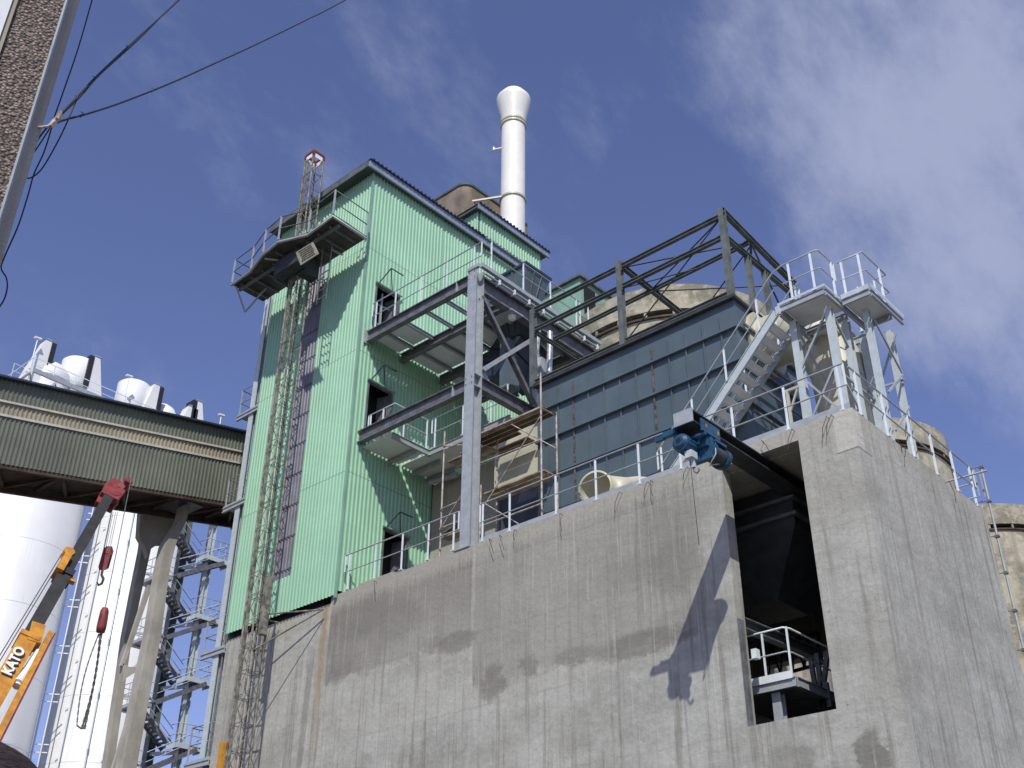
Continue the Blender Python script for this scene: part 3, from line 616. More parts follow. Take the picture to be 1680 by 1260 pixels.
# ---- columns and balconies left of the tower
lf = thing('side_frame', 'tall narrow grey steel frame with small balconies on the left flank of the tower', 'frame', (-30.7, 20.6, 0))
MB().ib((-30.86, 20.15, 0), (-30.86, 20.15, 27.3), .26, .26, (0, 1, 0)).obj('column', 'galv_light', lf)
MB().ib((-30.62, 20.75, 0), (-30.62, 20.75, 27.2), .2, .2, (0, 1, 0)).obj('column', 'galv_dark', lf)
MB().tube((-30.55, 20.06, 2), (-30.55, 20.06, 26.8), .035, 8).obj('conduit', 'galv_dark', lf)
for px, py in ((406, 678), (385, 828), (368, 1063), (345, 1245)):
    c = at(px, py, 'Y', 20.1); zz = c.z
    b_ = MB().box(-31.7, -30.45, 20.0, 21.0, zz-.02, zz+.05).ib((-31.7, 20.0, zz-.12), (-30.4, 20.0, zz-.12), .08, .18).ib((-31.7, 20.98, zz-.12), (-30.4, 20.98, zz-.12), .08, .18).obj('balcony', 'galv', lf)
    r_ = MB()
    for x_, y_ in ((-31.65, 20.05), (-31.65, 20.95), (-30.9, 20.05)): r_.bar((x_, y_, zz), (x_, y_, zz+1.1), .04, .04)
    for hh in (.55, 1.1): r_.path([(-30.5, 20.05, zz+hh), (-31.65, 20.05, zz+hh), (-31.65, 20.95, zz+hh)], .02, 6)
    r_.obj('balcony_rail', 'galv', b_)
yp = at(366, 1235, 'Y', 19.4)
ypost = MB().box(yp.x-.1, yp.x+.1, 19.3, 19.5, 0, at(367, 1218, 'Y', 19.4).z).box(yp.x-.16, yp.x+.16, 19.24, 19.56, 0, .05)
tag(ypost.obj('yellow_post', 'yellow'), 'yellow steel post at the foot of the hoist mast', 'post')
# ---- hoist mast
mx0, my0, ms = -27.70, 18.76, .48; mtz = 31.45
hm = thing('hoist_mast', 'slender rusty lattice mast with a red and white tip standing close to the tower', 'mast', (mx0+ms/2, my0+ms/2, 0))
cs = [(mx0, my0), (mx0+ms, my0), (mx0+ms, my0+ms), (mx0, my0+ms)]
for c in cs: MB().tube((*c, 0), (*c, mtz), .034, 8).obj('chord', 'mast', hm)
mb = MB(); z = .2; k = 0; H = .755
while z < mtz-H:
    for i in range(4):
        a_, b_ = cs[i], cs[(i+1) % 4]
        mb.tube((*a_, z), (*b_, z), .011, 5, cap=False)
        if i in (0, 1): mb.tube((*a_, z), (*b_, z+H), .010, 5, cap=False); mb.tube((*b_, z), (*a_, z+H), .010, 5, cap=False)
        elif k % 2: mb.tube((*a_, z), (*b_, z+H), .010, 5, cap=False)
    if k % 2 == 0:
        for i in range(4): a_, b_ = cs[i], cs[(i+1) % 4]; mb.tube((*a_, z+.05), (*b_, z+.05), .012, 5, cap=False)
    z += H; k += 1
mb.obj('lacing', 'mast', hm)
MB().box(mx0+ms*.3, mx0+ms*.42, my0-.05, my0+.02, 0, mtz-.3).obj('gear_rack', 'mast', hm)
mb = MB()
for i in range(4): mb.bar((*cs[i], mtz), (*cs[(i+1) % 4], mtz), .07, .08).bar((*cs[i], mtz), (*cs[i], mtz-.2), .08, .08)
mb.obj('tip_frame', 'redpaint', hm)
for i in range(4):
    a_, b_ = V((*cs[i], 0)), V((*cs[(i+1) % 4], 0)); MB().bar(a_.lerp(b_, .12)+V((0, 0, mtz-.16)), a_.lerp(b_, .88)+V((0, 0, mtz-.16)), .015, .2).obj('tip_panel', 'white', hm)
for zz in (13.3,):                                  # ties to the wall
    t = MB().tube((mx0+ms, my0+ms, zz), (-25.45, 19.90, zz-.1), .025, 6).tube((mx0, my0+ms, zz), (-27.6, 19.92, zz), .025, 6).tube((mx0+ms, my0+.1, zz-1.2 if zz < 15 else zz), (-25.45, 19.90, zz-.1), .022, 6)
    t.obj('wall_tie', 'mast', hm)
MB().box(mx0+ms-.02, mx0+ms+.16, my0+.2, my0+.4, 12.6, 14.4).tube((mx0+ms+.1, my0+.3, 12.6), (mx0+ms+.1, my0+.3, 11.5), .03, 6).obj('control_box', 'mast', hm)
# ---- climbing work platform
PZ = 26.35
def pp(px, py, z_=PZ): return at(px, py, 'Z', z_)
wpf = thing('work_platform', 'long dark climbing work platform with railings high on the hoist mast', 'work platform', (-27, 18.7, PZ))
Fpts = [pp(*q_) for q_ in ((380, 467), (411, 445), (431, 418), (456, 397), (505, 385), (546, 354), (601, 391))]
back = [pp(566, 414), pp(556, 408), pp(515, 436), pp(498, 448), pp(434, 495)]
cx0, cx1 = mx0-.1, mx0+ms+.1; yb = Fpts[-1].y; yh_ = my0-.1
dk = MB()
dk.poly([Fpts[0], Fpts[1], V((Fpts[1].x, yh_, PZ)), V((Fpts[0].x, yh_, PZ))], (0, 0, .09))
dk.poly([Fpts[1]+V((.002, 0, 0)), Fpts[2], Fpts[3], Fpts[4], V((Fpts[4].x, yh_, PZ)), V((Fpts[1].x+.002, yh_, PZ))], (0, 0, .09))
dk.poly([Fpts[4]+V((.002, 0, 0)), Fpts[5], V((Fpts[5].x, yh_, PZ)), V((Fpts[4].x+.002, yh_, PZ))], (0, 0, .09))
dk.poly([V((Fpts[0].x, yh_+.002, PZ)), V((cx0, yh_+.002, PZ)), V((cx0, yb-.05, PZ)), V((Fpts[0].x, yb-.05, PZ))], (0, 0, .09))
dk.poly([V((cx1, yh_+.002, PZ)), V((Fpts[5].x, yh_+.002, PZ)), V((Fpts[6].x, yb, PZ)), V((cx1, yb, PZ))], (0, 0, .09))
dk.obj('deck', 'deckdark', wpf)
mb = MB(); x_ = Fpts[0].x+.4
while x_ < Fpts[5].x-.1:
    if not (cx0-.1 < x_ < cx1+.1): mb.bar((x_, Fpts[0].y+.15, PZ-.06), (x_, yb-.1, PZ-.06), .07, .11)
    else: mb.bar((x_, Fpts[0].y-.2, PZ-.06), (x_, yh_-.05, PZ-.06), .07, .11)
    x_ += .62
for yy in (Fpts[0].y+.3,): mb.bar((Fpts[0].x+.1, yy, PZ-.13), (Fpts[5].x-.1, yy, PZ-.13), .09, .12)
mb.obj('joist', 'galv_dark', wpf)
MB().path([p+V((0, 0, -.02)) for p in Fpts], .055, 6).obj('edge_tube', 'galv', wpf)
MB().box(cx0-.1, cx1+.5, my0-.55, my0-.12, PZ-.75, PZ-.12).box(cx1+.02, cx1+.4, my0-.1, my0+.5, PZ-.9, PZ-.1).tube((cx0-.3, my0-.3, PZ-.5), (cx0-.3, my0+.4, PZ-.5), .2, 14).obj('drive_unit', 'steel_dark', wpf)
mb = MB(); up = V((0, 0, 1))
def posts_on(pts, n):
    out = []
    for a_, b_ in zip(pts, pts[1:]):
        k_ = max(1, round((b_-a_).length/1.15))
        for i in range(k_): out.append(a_.lerp(b_, i/k_))
    return out+[pts[-1]]
for p in posts_on(Fpts, 0)+[V((Fpts[0].x, yb-.1, PZ))]: MB().bar(p+V((0, 0, .1)), p+V((0, 0, 1.15)), .05, .05).obj('rail_post', 'galv', wpf)
loop = [V((Fpts[0].x, yb-.1, PZ))]+Fpts
for hh in (.6, 1.13): MB().path([p+up*hh for p in loop], .022, 6).obj('hand_rail', 'galv_dark', wpf)
mb = MB(); p = Fpts[6]
for i in range(5): mb.bar(V((-26.0, 17.9+.9, PZ-1.0-.35*i)), V((-25.5, 17.9+.9, PZ-1.0-.35*i)), .03, .03)
for x_ in (-26.0, -25.5): mb.bar((x_, 18.8, PZ-.1), (x_, 18.8, PZ-2.6), .03, .03)
mb.obj('hanging_ladder', 'galv_dark', wpf)
mb = MB()
L_ = Fpts[0]; mb.bar(L_+V((.15, .1, -.1)), L_+V((.2, .6, -1.0)), .05, .05).bar(L_+V((.2, .6, -1.0)), L_+V((.9, .9, -.1)), .05, .05)
mb.bar(Fpts[2]+V((.0, .1, -.12)), Fpts[2]+V((.35, .5, -.14)), .05, .05).bar(pp(548, 407)+V((0, -.1, -.1)), pp(562, 418), .06, .06); mb.obj('strut', 'galv', wpf)
# sign hanging under the platform
sc = [at(px, py, 'Y', 17.78) for px, py in ((485, 414), (513, 397), (522.5, 416), (493, 435))]
sg = thing('hanging_sign', 'beige notice board with lines of small writing hung under the work platform', 'sign', tuple((sc[0]+sc[2])/2))
MB().poly(sc, (0, .03, 0)).obj('board', 'sign', sg)
random.seed(11); mb = MB(); e1 = (sc[1]-sc[0]); e2 = (sc[3]-sc[0])
for r_ in range(6):
    t = .12+.14*r_; x_ = .1+random.random()*.12
    while x_ < .88:
        w_ = random.uniform(.03, .09); P0 = sc[0]+e2*t+e1*x_; P1 = sc[0]+e2*t+e1*min(x_+w_, .9)
        mb.bar(P0+V((0, -.008, 0)), P1+V((0, -.008, 0)), .012, .045); x_ += w_+.03
mb.obj('lettering', 'rubber', sg)
# ---- galvanised steel frame between tower and filter
sf = thing('steel_platform', 'grey galvanised steel platform on a tall column between the green tower and the filter', 'platform', (-19.9, 20.25, 13.6))
MB().ib((-19.91, 20.25, 13.58), (-19.91, 20.25, 22.93), .36, .36, (0, 1, 0), .035, .03).box(-20.2, -19.62, 19.97, 20.53, 13.582, 13.62).obj('column', 'galv', sf)
for zz in (18.7, 19.1): MB().box(-20.08, -19.74, 20.10, 20.4, zz, zz+.03).obj('stiffener', 'galv', sf)
def xb(y_, x0, x1, zc, h_, w_=.2, mt='galv_dark', nm='beam'): return MB().ib((x0, y_, zc), (x1, y_, zc), w_, h_, tf=.028).obj(nm, mt, sf)
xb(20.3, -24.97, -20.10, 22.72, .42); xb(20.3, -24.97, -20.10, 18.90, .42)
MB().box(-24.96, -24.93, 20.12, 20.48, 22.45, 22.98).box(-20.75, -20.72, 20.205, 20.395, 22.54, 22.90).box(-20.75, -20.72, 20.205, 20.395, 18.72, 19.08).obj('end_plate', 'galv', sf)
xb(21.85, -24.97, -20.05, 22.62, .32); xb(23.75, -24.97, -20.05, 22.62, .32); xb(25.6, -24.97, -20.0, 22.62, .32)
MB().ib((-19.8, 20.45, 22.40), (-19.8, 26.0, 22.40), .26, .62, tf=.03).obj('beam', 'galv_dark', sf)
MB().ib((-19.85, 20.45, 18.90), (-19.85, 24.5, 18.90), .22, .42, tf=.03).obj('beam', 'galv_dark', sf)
for x_ in (-24.3, -23.35, -22.4, -21.5, -20.75):
    for y0, y1 in ((20.42, 21.74), (21.97, 23.64), (23.87, 25.5)): MB().ib((x_, y0, 22.72), (x_, y1, 22.72), .09, .13, tf=.014, tw=.012).obj('joist', 'galv', sf)
for x0, x1, y0, y1 in ((-24.95, -24.35, 20.45, 21.7), (-24.25, -23.4, 20.45, 21.7), (-24.95, -22.5, 21.9, 23.6), (-22.35, -20.1, 21.9, 23.6), (-24.95, -20.1, 23.85, 25.5)):
    MB().box(x0, x1, y0, y1, 22.80, 22.83).obj('floor_plate', 'sheet', sf)
MB().box(-19.62, -19.50, 20.1, 26.0, 22.86, 23.0).box(-20.1, -19.621, 20.04, 20.14, 22.90, 23.02).obj('edge_channel', 'galv', sf)
MB().tube((-19.58, 20.3, 22.72), (-19.58, 26.0, 22.72), .035, 8).tube((-19.66, 20.3, 22.66), (-19.66, 26.0, 22.66), .03, 8).obj('cable_conduit', 'galv', sf)
mb = MB()
for k in range(8): mb.box(-19.7, -19.52, 20.9+k*.7, 20.96+k*.7, 22.62, 22.80)
mb.obj('conduit_clip', 'galv_bright', sf)
mb = MB()
for zz in (18.78, 18.98, 22.6, 22.82):
    for yy in (20.0665,): 
        for xx in (-20.03, -19.79): mb.tube((xx, yy, zz), (xx, yy-.02, zz), .018, 6)
for x_ in (-24.85, -24.78):
    for zz in (22.6, 22.84, 18.78, 19.02): mb.tube((x_, 20.2, zz), (x_, 20.18, zz), .016, 6)
mb.obj('bolts', 'galv_dark', sf)
MB().poly([(-19.80, 20.43, 21.6), (-19.80, 20.43, 22.05), (-19.80, 20.8, 22.05)], (.012, 0, 0)).poly([(-19.80, 20.43, 19.12), (-19.80, 20.43, 19.6), (-19.80, 20.85, 19.12)], (.012, 0, 0)).obj('gusset_plate', 'galv', sf)
# diagonal braces in the column bay
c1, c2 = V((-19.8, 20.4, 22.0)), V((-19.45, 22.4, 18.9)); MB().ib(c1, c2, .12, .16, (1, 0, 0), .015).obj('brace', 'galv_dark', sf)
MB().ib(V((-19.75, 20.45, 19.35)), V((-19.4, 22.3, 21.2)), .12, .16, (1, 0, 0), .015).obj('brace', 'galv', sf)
RG = 'galvanised guard rails around the roof and platforms'
up_x = [-24.65, -23.7, -22.48, -21.27, -20.07]
railing('guard rail along the front edge of the upper steel platform', [(-24.85, 20.3, 22.93), (-19.75, 20.3, 22.93)], [(x_, 20.3, 22.93) for x_ in up_x], group=RG)
railing('guard rail along the outer right side of the upper steel platform', [(-19.56, 20.3, 23.0), (-19.56, 25.4, 23.0)], [(-19.56, y_, 23.0) for y_ in (20.55, 22.06, 23.4, 24.75, 24.95)], group=RG, ends=2)
# mid-level walkway
mw = thing('walkway', 'narrow grey steel walkway hung on the tower wall below the upper platform', 'walkway', (-24.2, 21, 18.6))
MB().box(-24.95, -23.62, 20.46, 22.0, 18.60, 18.63).box(-24.95, -20.15, 22.12, 23.5, 18.60, 18.63).obj('floor_plate', 'sheet', mw)
MB().ib((-23.57, 20.44, 18.55), (-23.57, 22.1, 18.55), .08, .2, tf=.015).ib((-23.61, 22.06, 18.55), (-20.1, 22.06, 18.55), .08, .2, tf=.015).obj('edge_beam', 'galv', mw)
for y_ in (21.57, 22.62, 23.3): MB().ib((-24.95, y_, 18.49), (-23.65, y_, 18.49), .08, .16, tf=.012).obj('bracket', 'galv', mw)
railing('guard rail with a square corner in front of the middle tower door', [(-24.85, 20.52, 18.63), (-23.62, 20.52, 18.63), (-23.62, 22.02, 18.63)], [(-24.75, 20.52, 18.63), (-24.15, 20.52, 18.63), (-23.62, 20.95, 18.63), (-23.62, 21.95, 18.63)], group=RG, ends=1)
railing('guard rail of the lower walkway seen behind the tall grey column', [(-23.5, 22.06, 18.66), (-20.2, 22.06, 18.66)], [(x_, 22.06, 18.66) for x_ in (-23.35, -22.1, -21.9, -20.9)], group=RG)
# ---- wall behind the scaffold
bkw = thing('inner_wall', 'shaded concrete wall behind the scaffold below the walkway', 'wall', (-22, 24.6, 13.6))
MB().box(-24.99, -19.2, 23.62, 23.9, 13.57, 18.45).obj('wall', 'concrete', bkw)
MB().tube((-24.7, 23.2, 18.3), (-23.6, 23.4, 18.3), .09, 14).obj('vent_pipe', 'galv', bkw)
pb = thing('service_panel', 'beige sheet metal housing behind the scaffold at the left end of the filter', 'housing', (-19.5, 22.3, 15))
e0, e1 = at(812, 812, 'Y', 22.1), at(903, 770, 'Y', 22.1); zt_ = at(905, 668, 'Y', 22.1).z
hb_ = e0.z-.05
MB().box(e0.x, e1.x, 22.1, 23.9, hb_, zt_-.2).obj('housing', 'cream', pb)
MB().box(e0.x, e0.x+.04, 22.06, 22.098, hb_, zt_-.2).box(e1.x-.05, e1.x, 22.06, 22.098, hb_, zt_-.2).box(e0.x+.042, e1.x-.052, 22.06, 22.098, hb_-.04, hb_+.04).obj('frame', 'cream', pb)
MB().fr((e0.x+.5, e1.x-.3, 22.6, 23.6, 13.9), (e0.x, e1.x, 22.12, 23.88, hb_-.045)).obj('outlet_hopper', 'slate', pb)
for x_ in (e0.x+.08, e1.x-.08): MB().bar((x_, 22.2, 13.6), (x_, 22.2, hb_-.05), .09, .09, (0, 1, 0)).obj('leg', 'galv_dark', pb)
# ---- hopper + chute + lamp under the platform
hp = thing('feed_hopper', 'dark slate inverted pyramid hopper above the upper platform', 'hopper', (-21.5, 22.8, 23))
hA = at(863, 430, 'Y', 22.6); hB = at(893, 450, 'X', hA.x)
zt2 = hA.z; yd = max(1.2, hB.y-22.6)
MB().fr((hA.x-1.25, hA.x-.55, 22.9, 22.6+yd-.4, 22.2), (hA.x-2.0, hA.x, 22.6, 22.6+yd, zt2-.1)).obj('hopper_body', 'casing', hp)
MB().box(hA.x-2.06, hA.x+.06, 22.54, 22.66+yd, zt2-.098, zt2).obj('rim', 'roof_edge', hp)
mb = MB()
for t in (.35, .7): 
    p0 = V((hA.x-2+2*t, 22.58, zt2-.12)); mb.bar(p0, V((hA.x-1.25+.7*t, 22.88, 22.3)), .04, .04)
for t in (.33, .66): mb.bar(V((hA.x+.02, 22.6+yd*t, zt2-.12)), V((hA.x-.54, 22.9+(yd-.7)*t, 22.3)), .04, .04)
mb.obj('stiffener', 'galv_dark', hp)
cu = thing('transfer_chute', 'large dark blue rectangular chute slanting down beneath the platform', 'chute', (-20.5, 23, 19))
c0 = at(850, 512, 'Y', 23.3); c1 = at(812, 634, 'Y', 22.9); c0.z = min(c0.z, 22.1)
MB().bar(c0, c1, 1.1, 1.0, (0, 1, 0), 1.25, 1.0).obj('duct', 'slate', cu)
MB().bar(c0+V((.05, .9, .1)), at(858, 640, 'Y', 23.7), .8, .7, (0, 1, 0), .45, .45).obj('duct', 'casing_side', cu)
MB().bar(at(832, 560, 'Y', 22.4), at(836, 640, 'Y', 22.3), .34, .3, (0, 1, 0), .5, .4).obj('duct', 'casing', cu)
for t in (.3, .62, .98): 
    P = c0.lerp(c1, t); d_ = (c1-c0).normalized()*.03; MB().bar(P-d_, P+d_, 1.2+.13*t, 1.08, (0, 1, 0)).obj('flange', 'slate', cu)
lp = at(840, 519, 'Z', 22.05); fl_ = thing('floodlight', 'small floodlight with a round bright cover under the platform', 'lamp', tuple(lp))
MB().box(lp.x-.35, lp.x+.25, lp.y-.3, lp.y+.25, lp.z, lp.z+.05).obj('mounting_plate', 'galv', fl_)
bm_ = MB().lathe(lp, [(0.001, -.17), (.07, -.15), (.12, -.09), (.14, 0)], 20); bm_.obj('cover', 'white', fl_)
vp = thing('insulated_pipe', 'shiny foil wrapped vertical pipe between platform and filter casing', 'pipe', (-18.9, 23.2, 19.2))
a0, a1 = at(902, 545, 'Y', 23.2), at(900, 632, 'Y', 23.2); MB().path([a1, a0+V((0, 0, -.5)), a0], .10, 12).obj('pipe', 'silver', vp)
a2 = at(884, 590, 'Y', 22.9); MB().path([a1+V((-.3, 0, .2)), a2+V((-.1, 0, .3)), a2+V((0, 0, 1.2))], .09, 10).obj('pipe', 'silver', vp)
MB().fr((a2.x-.45, a2.x+.05, 22.9, 23.4, 19.3), (a2.x-.1, a2.x+.02, 23.0, 23.2, 21.0)).obj('cone', 'galv', vp)
# ---- filter casing
FX_0, FX_1, FY0, FY1, FZ0, FZ1 = -18.95, -12.1, 22.0, 25.4, 14.9, 19.1
fc = thing('filter_casing', 'long blue grey ribbed steel filter casing standing on the concrete roof', 'filter casing', (-15.5, 23.6, 13.6))
MB().box(FX_0, FX_1, FY0, FY1, FZ0, FZ1).obj('body', 'casing', fc)
zr = [at(1059, y_, 'Y', 22).z for y_ in (601, 655, 720)]
for zz in zr: MB().box(FX_0-.02, FX_1+.03, FY0-.11, FY0-.001, zz-.035, zz+.035).box(FX_1+.001, FX_1+.11, FY0, FY1, zz-.035, zz+.035).obj('girth_rib', 'casing', fc)
mb = MB(); mj = MB(); x_ = FX_0+.27; k = 0
while x_ < FX_1-.1:
    tgt = mj if k % 5 == 2 else mb
    for a_, b_ in zip([FZ0+.002]+sorted(zr), sorted(zr)+[FZ1-.28]):
        tgt.box(x_-.02, x_+.02, FY0-.05, FY0-.001, a_+.037, b_-.037)
    x_ += .557; k += 1
mb.obj('upright_rib', 'casing', fc); mj.obj('joint_flange', 'seam_rust', fc)
MB().box(FX_0-.05, FX_1+.1, FY0-.14, FY1+.1, FZ1+.002, FZ1+.09).obj('roof', 'steel_dark', fc)
MB().box(FX_0, FX_1, FY0-.06, FY0-.001, FZ0-.1, FZ0+.02).obj('sill', 'steel_dark', fc)
for k in range(4):
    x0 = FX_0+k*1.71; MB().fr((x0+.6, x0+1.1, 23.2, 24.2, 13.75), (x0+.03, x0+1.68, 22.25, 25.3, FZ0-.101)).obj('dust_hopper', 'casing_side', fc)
for x_ in (FX_0+.1, -15.5, FX_1-.12):
    for y_ in (22.2, 25.2): MB().ib((x_, y_, 13.6), (x_, y_, FZ0-.105), .18, .18, (0, 1, 0)).obj('leg', 'galv_dark', fc)
for zz in (15.7, 16.6, 17.5, 18.3): MB().box(FX_1+.12, FX_1+.16, FY0+.1, FY1-.1, zz, zz+.08).obj('side_rib', 'galv_dark', fc)
# ---- open frame above casing
of = thing('roof_frame', 'open dark grey steel frame for a future roof above the filter casing', 'steel frame', (-15.6, 22, 19.2))
zb_, zg, ztp = FZ1+.09, 21.25, 22.1
for x_ in (-19.1, -15.72, -12.15):
    MB().ib((x_, 22, zb_), (x_, 22, ztp+(.12 if x_ > -19 else -.1)), .16, .18, (0, 1, 0), .022).obj('post', 'steel_primer', of)
for zz, x0 in ((ztp-.12, -19.1), (zg, -19.1), (zb_+.15, -19.1)):
    MB().ib((-19.02, 22, zz), (-15.81, 22, zz), .12, .13, tf=.02).ib((-15.63, 22, zz), (-12.24, 22, zz), .12, .13, tf=.02).obj('girt', 'steel_primer', of)
for y_ in (23.15, 24.05): MB().ib((-12.15, y_, zb_), (-12.15, y_, zg-.07), .14, .15, (0, 1, 0), .02).obj('post', 'steel_primer', of)
MB().ib((-12.15, 22.1, zg), (-12.15, 25.6, zg), .13, .14, tf=.02).obj('girt', 'steel_primer', of)
MB().ib((-12.15, 22.0, ztp+.08), (-12.15, 25.9, ztp-.35), .13, .17, tf=.02).obj('rafter', 'steel_primer', of)
MB().ib((-15.72, 22.1, ztp+.0), (-15.72, 25.9, ztp-.15), .13, .17, tf=.02).obj('rafter', 'steel_primer', of)
MB().ib((-19.1, 22.1, zg), (-19.1, 25.5, zg-.05), .10, .12, tf=.02).obj('rafter', 'steel_primer', of)
MB().ib((-19.6, 23.65, ztp-.12), (-12.2, 23.42, ztp-.2), .10, .12, tf=.018).obj('purlin', 'steel_primer', of)
MB().ib((-12.2, 22.1, zb_+.12), (-12.2, 25.6, zb_+.12), .10, .12, tf=.018).obj('girt', 'steel_primer', of)
for y_ in (25.6,):
    for x_ in (-15.72, -12.15): MB().ib((x_, y_, zb_), (x_, y_, ztp-.3), .14, .14, (0, 1, 0), .02).obj('post', 'steel_primer', of)
def rod(a_, b_, r_=.022): return MB().tube(a_, b_, r_, 6).obj('brace_rod', 'steel_dark', of)
rod((-15.65, 22.1, ztp-.1), (-12.25, 23.4, ztp-.2)); rod((-12.25, 22.1, ztp-.1), (-15.65, 23.5, ztp-.15)); rod((-15.65, 22.05, zb_+.2), (-12.25, 22.05, ztp-.15)); rod((-15.65, 22.08, zg), (-13.9, 23.5, ztp-.2))
rod((-15.6, 23.55, ztp-.2), (-12.2, 25.6, ztp-.5)); rod((-12.15, 23.5, ztp-.25), (-12.15, 25.6, zb_+.1), .03); rod((-12.15, 23.45, ztp-.25), (-13.7, 25.6, zb_+.1), .035); rod((-15.6, 25.6, ztp-.4), (-12.2, 23.5, ztp-.3))
cbp = thing('power_cable', 'black power cable drooping along the lower edge of the filter casing', 'cable', (-15.5, 21.8, 14.6))
pts_ = []
for i in range(25):
    t = i/24; pts_.append((-18.7+6.3*t, 21.78, 14.72-.10*abs(math.sin(math.pi*t*4))))
MB().path(pts_, .022, 6).obj('cable', 'rubber', cbp)
# ---- large cream duct right of the casing
du = thing('cream_duct', 'large cream round duct bending down behind the stair platform', 'duct', (-10.5, 23.4, 14))
P = [(-12.1, 23.4, 18.35), (-11.4, 23.4, 18.35), (-10.9, 23.4, 18.1), (-10.4, 23.4, 17.5), (-10.15, 23.4, 16.7), (-10.1, 23.4, 15.6), (-10.1, 23.4, 13.6)]
MB().path(P, .72, 36).obj('pipe', 'cream', du)
for a_, b_ in ((P[1], P[2]), (P[3], P[4])):
    a_, b_ = V(a_), V(b_); d_ = (b_-a_).normalized(); MB().tube(a_-d_*.04, a_+d_*.04, .79, 36).obj('flange', 'cream', du)
MB().tube((-12.11, 23.4, 18.35), (-12.0, 23.4, 18.35), .95, 24).obj('inlet_cone', 'cream', du)
db = thing('small_support', 'small beige steel bracket frame standing behind the guard rail under the stair', 'support', (-10.4, 21, 13.6))
s0 = at(1298, 690, 'Y', 20.9); MB().bar((s0.x, 20.9, 13.6), (s0.x, 20.9, s0.z+.75), .06, .06, (0, 1, 0)).bar((s0.x-.1, 20.9, s0.z+.78), (s0.x+.3, 20.9, s0.z+.78), .06, .06).bar((s0.x, 20.9, s0.z+.2), (s0.x+.26, 20.9, s0.z+.74), .04, .04).obj('frame', 'cream', db)
# ---- stair + access platforms
PZ1 = 17.5
ap = thing('access_platform', 'tall galvanised access platform on braced legs at the top of the stair', 'platform', (-9.7, 22, 13.6))
MB().box(-10.3, -9.2, 21.03, 22.1, PZ1-.03, PZ1).obj('deck', 'sheet', ap)
MB().box(-10.3, -9.75, 22.3, 23.3, PZ1-.03, PZ1).obj('deck', 'sheet', ap)
MB().ib((-10.35, 20.97, PZ1-.10), (-9.16, 20.97, PZ1-.10), .07, .17, tf=.018).ib((-9.14, 21.02, PZ1-.10), (-9.14, 23.4, PZ1-.10), .07, .17, tf=.018).ib((-10.3, 23.36, PZ1-.15), (-9.2, 23.36, PZ1-.15), .08, .2, tf=.018).ib((-10.35, 21.03, PZ1-.13), (-10.35, 23.3, PZ1-.13), .08, .22, tf=.018).ib((-10.3, 22.2, PZ1-.15), (-9.2, 22.2, PZ1-.15), .07, .18, tf=.015).obj('edge_beam', 'galv', ap)
MB().box(-10.35, -9.1, 20.92, 20.926, PZ1-.0, PZ1+.07).box(-9.098, -9.092, 20.92, 23.4, PZ1-.0, PZ1+.07).obj('toe_plate', 'galv_light', ap)
for x_, y_ in ((-10.25, 21.45), (-9.32, 21.45), (-9.30, 22.25), (-9.32, 23.25), (-10.2, 23.25)):
    MB().ib((x_, y_, 13.6), (x_, y_, PZ1-.245), .17, .17, (0, 1, 0), .02).obj('leg', 'galv_light', ap)
def br(a_, b_, par, w_=.05): return MB().bar(a_, b_, w_, .05).obj('brace', 'galv', par)
br((-10.25, 21.4, 14.3), (-9.32, 21.4, 15.7), ap); br((-9.32, 21.4, 14.3), (-10.25, 21.4, 15.7), ap); br((-10.25, 21.4, 15.8), (-9.32, 21.4, 17.2), ap)
br((-9.3, 21.5, 17.2), (-9.3, 23.2, 15.4), ap); br((-9.3, 21.5, 15.4), (-9.3, 23.2, 13.8), ap); br((-9.3, 21.5, 15.45), (-9.3, 23.2, 15.45), ap); br((-9.4, 23.3, 15.45), (-10.2, 23.3, 15.45), ap); br((-10.2, 23.2, 15.5), (-10.25, 21.5, 17.2), ap); br((-10.25, 21.5, 13.8), (-10.2, 23.2, 15.4), ap); br((-9.32, 23.25, 15.5), (-10.2, 23.25, 17.2), ap)
ap2 = thing('upper_landing', 'smaller galvanised landing beside the access platform on tall outer legs', 'platform', (-8.8, 22.5, 13.6))
MB().box(-9.08, -8.42, 21.8, 23.0, PZ1-.02, PZ1+.02).obj('deck', 'sheet', ap2)
MB().ib((-9.07, 21.74, PZ1-.08), (-8.38, 21.74, PZ1-.08), .06, .16, tf=.018).ib((-8.36, 21.79, PZ1-.08), (-8.36, 23.45, PZ1-.08), .06, .16, tf=.018).ib((-9.05, 22.95, PZ1-.13), (-8.42, 22.95, PZ1-.13), .06, .16, tf=.015).obj('edge_beam', 'galv', ap2)
MB().box(-9.07, -8.36, 21.69, 21.696, PZ1+.0, PZ1+.13).box(-8.31, -8.304, 21.69, 23.45, PZ1+.0, PZ1+.13).obj('toe_plate', 'galv_light', ap2)
for x_, y_ in ((-8.74, 22.25), (-8.76, 23.5), (-9.25, 23.45)):
    MB().ib((x_, y_, 13.58), (x_, y_, PZ1-.165), .15, .15, (0, 1, 0), .02).obj('leg', 'galv_light', ap2)
br((-8.6, 22.3, 15.0), (-8.6, 23.4, 16.0), ap2, .04); br((-8.6, 22.3, 17.0), (-8.6, 23.4, 16.0), ap2, .04); br((-8.62, 23.5, 15.9), (-9.25, 23.45, 15.9), ap2, .04); br((-8.62, 23.5, 17.2), (-9.25, 23.45, 15.9), ap2, .03); br((-8.6, 22.3, 14.0), (-8.6, 23.4, 15.1), ap2, .04)
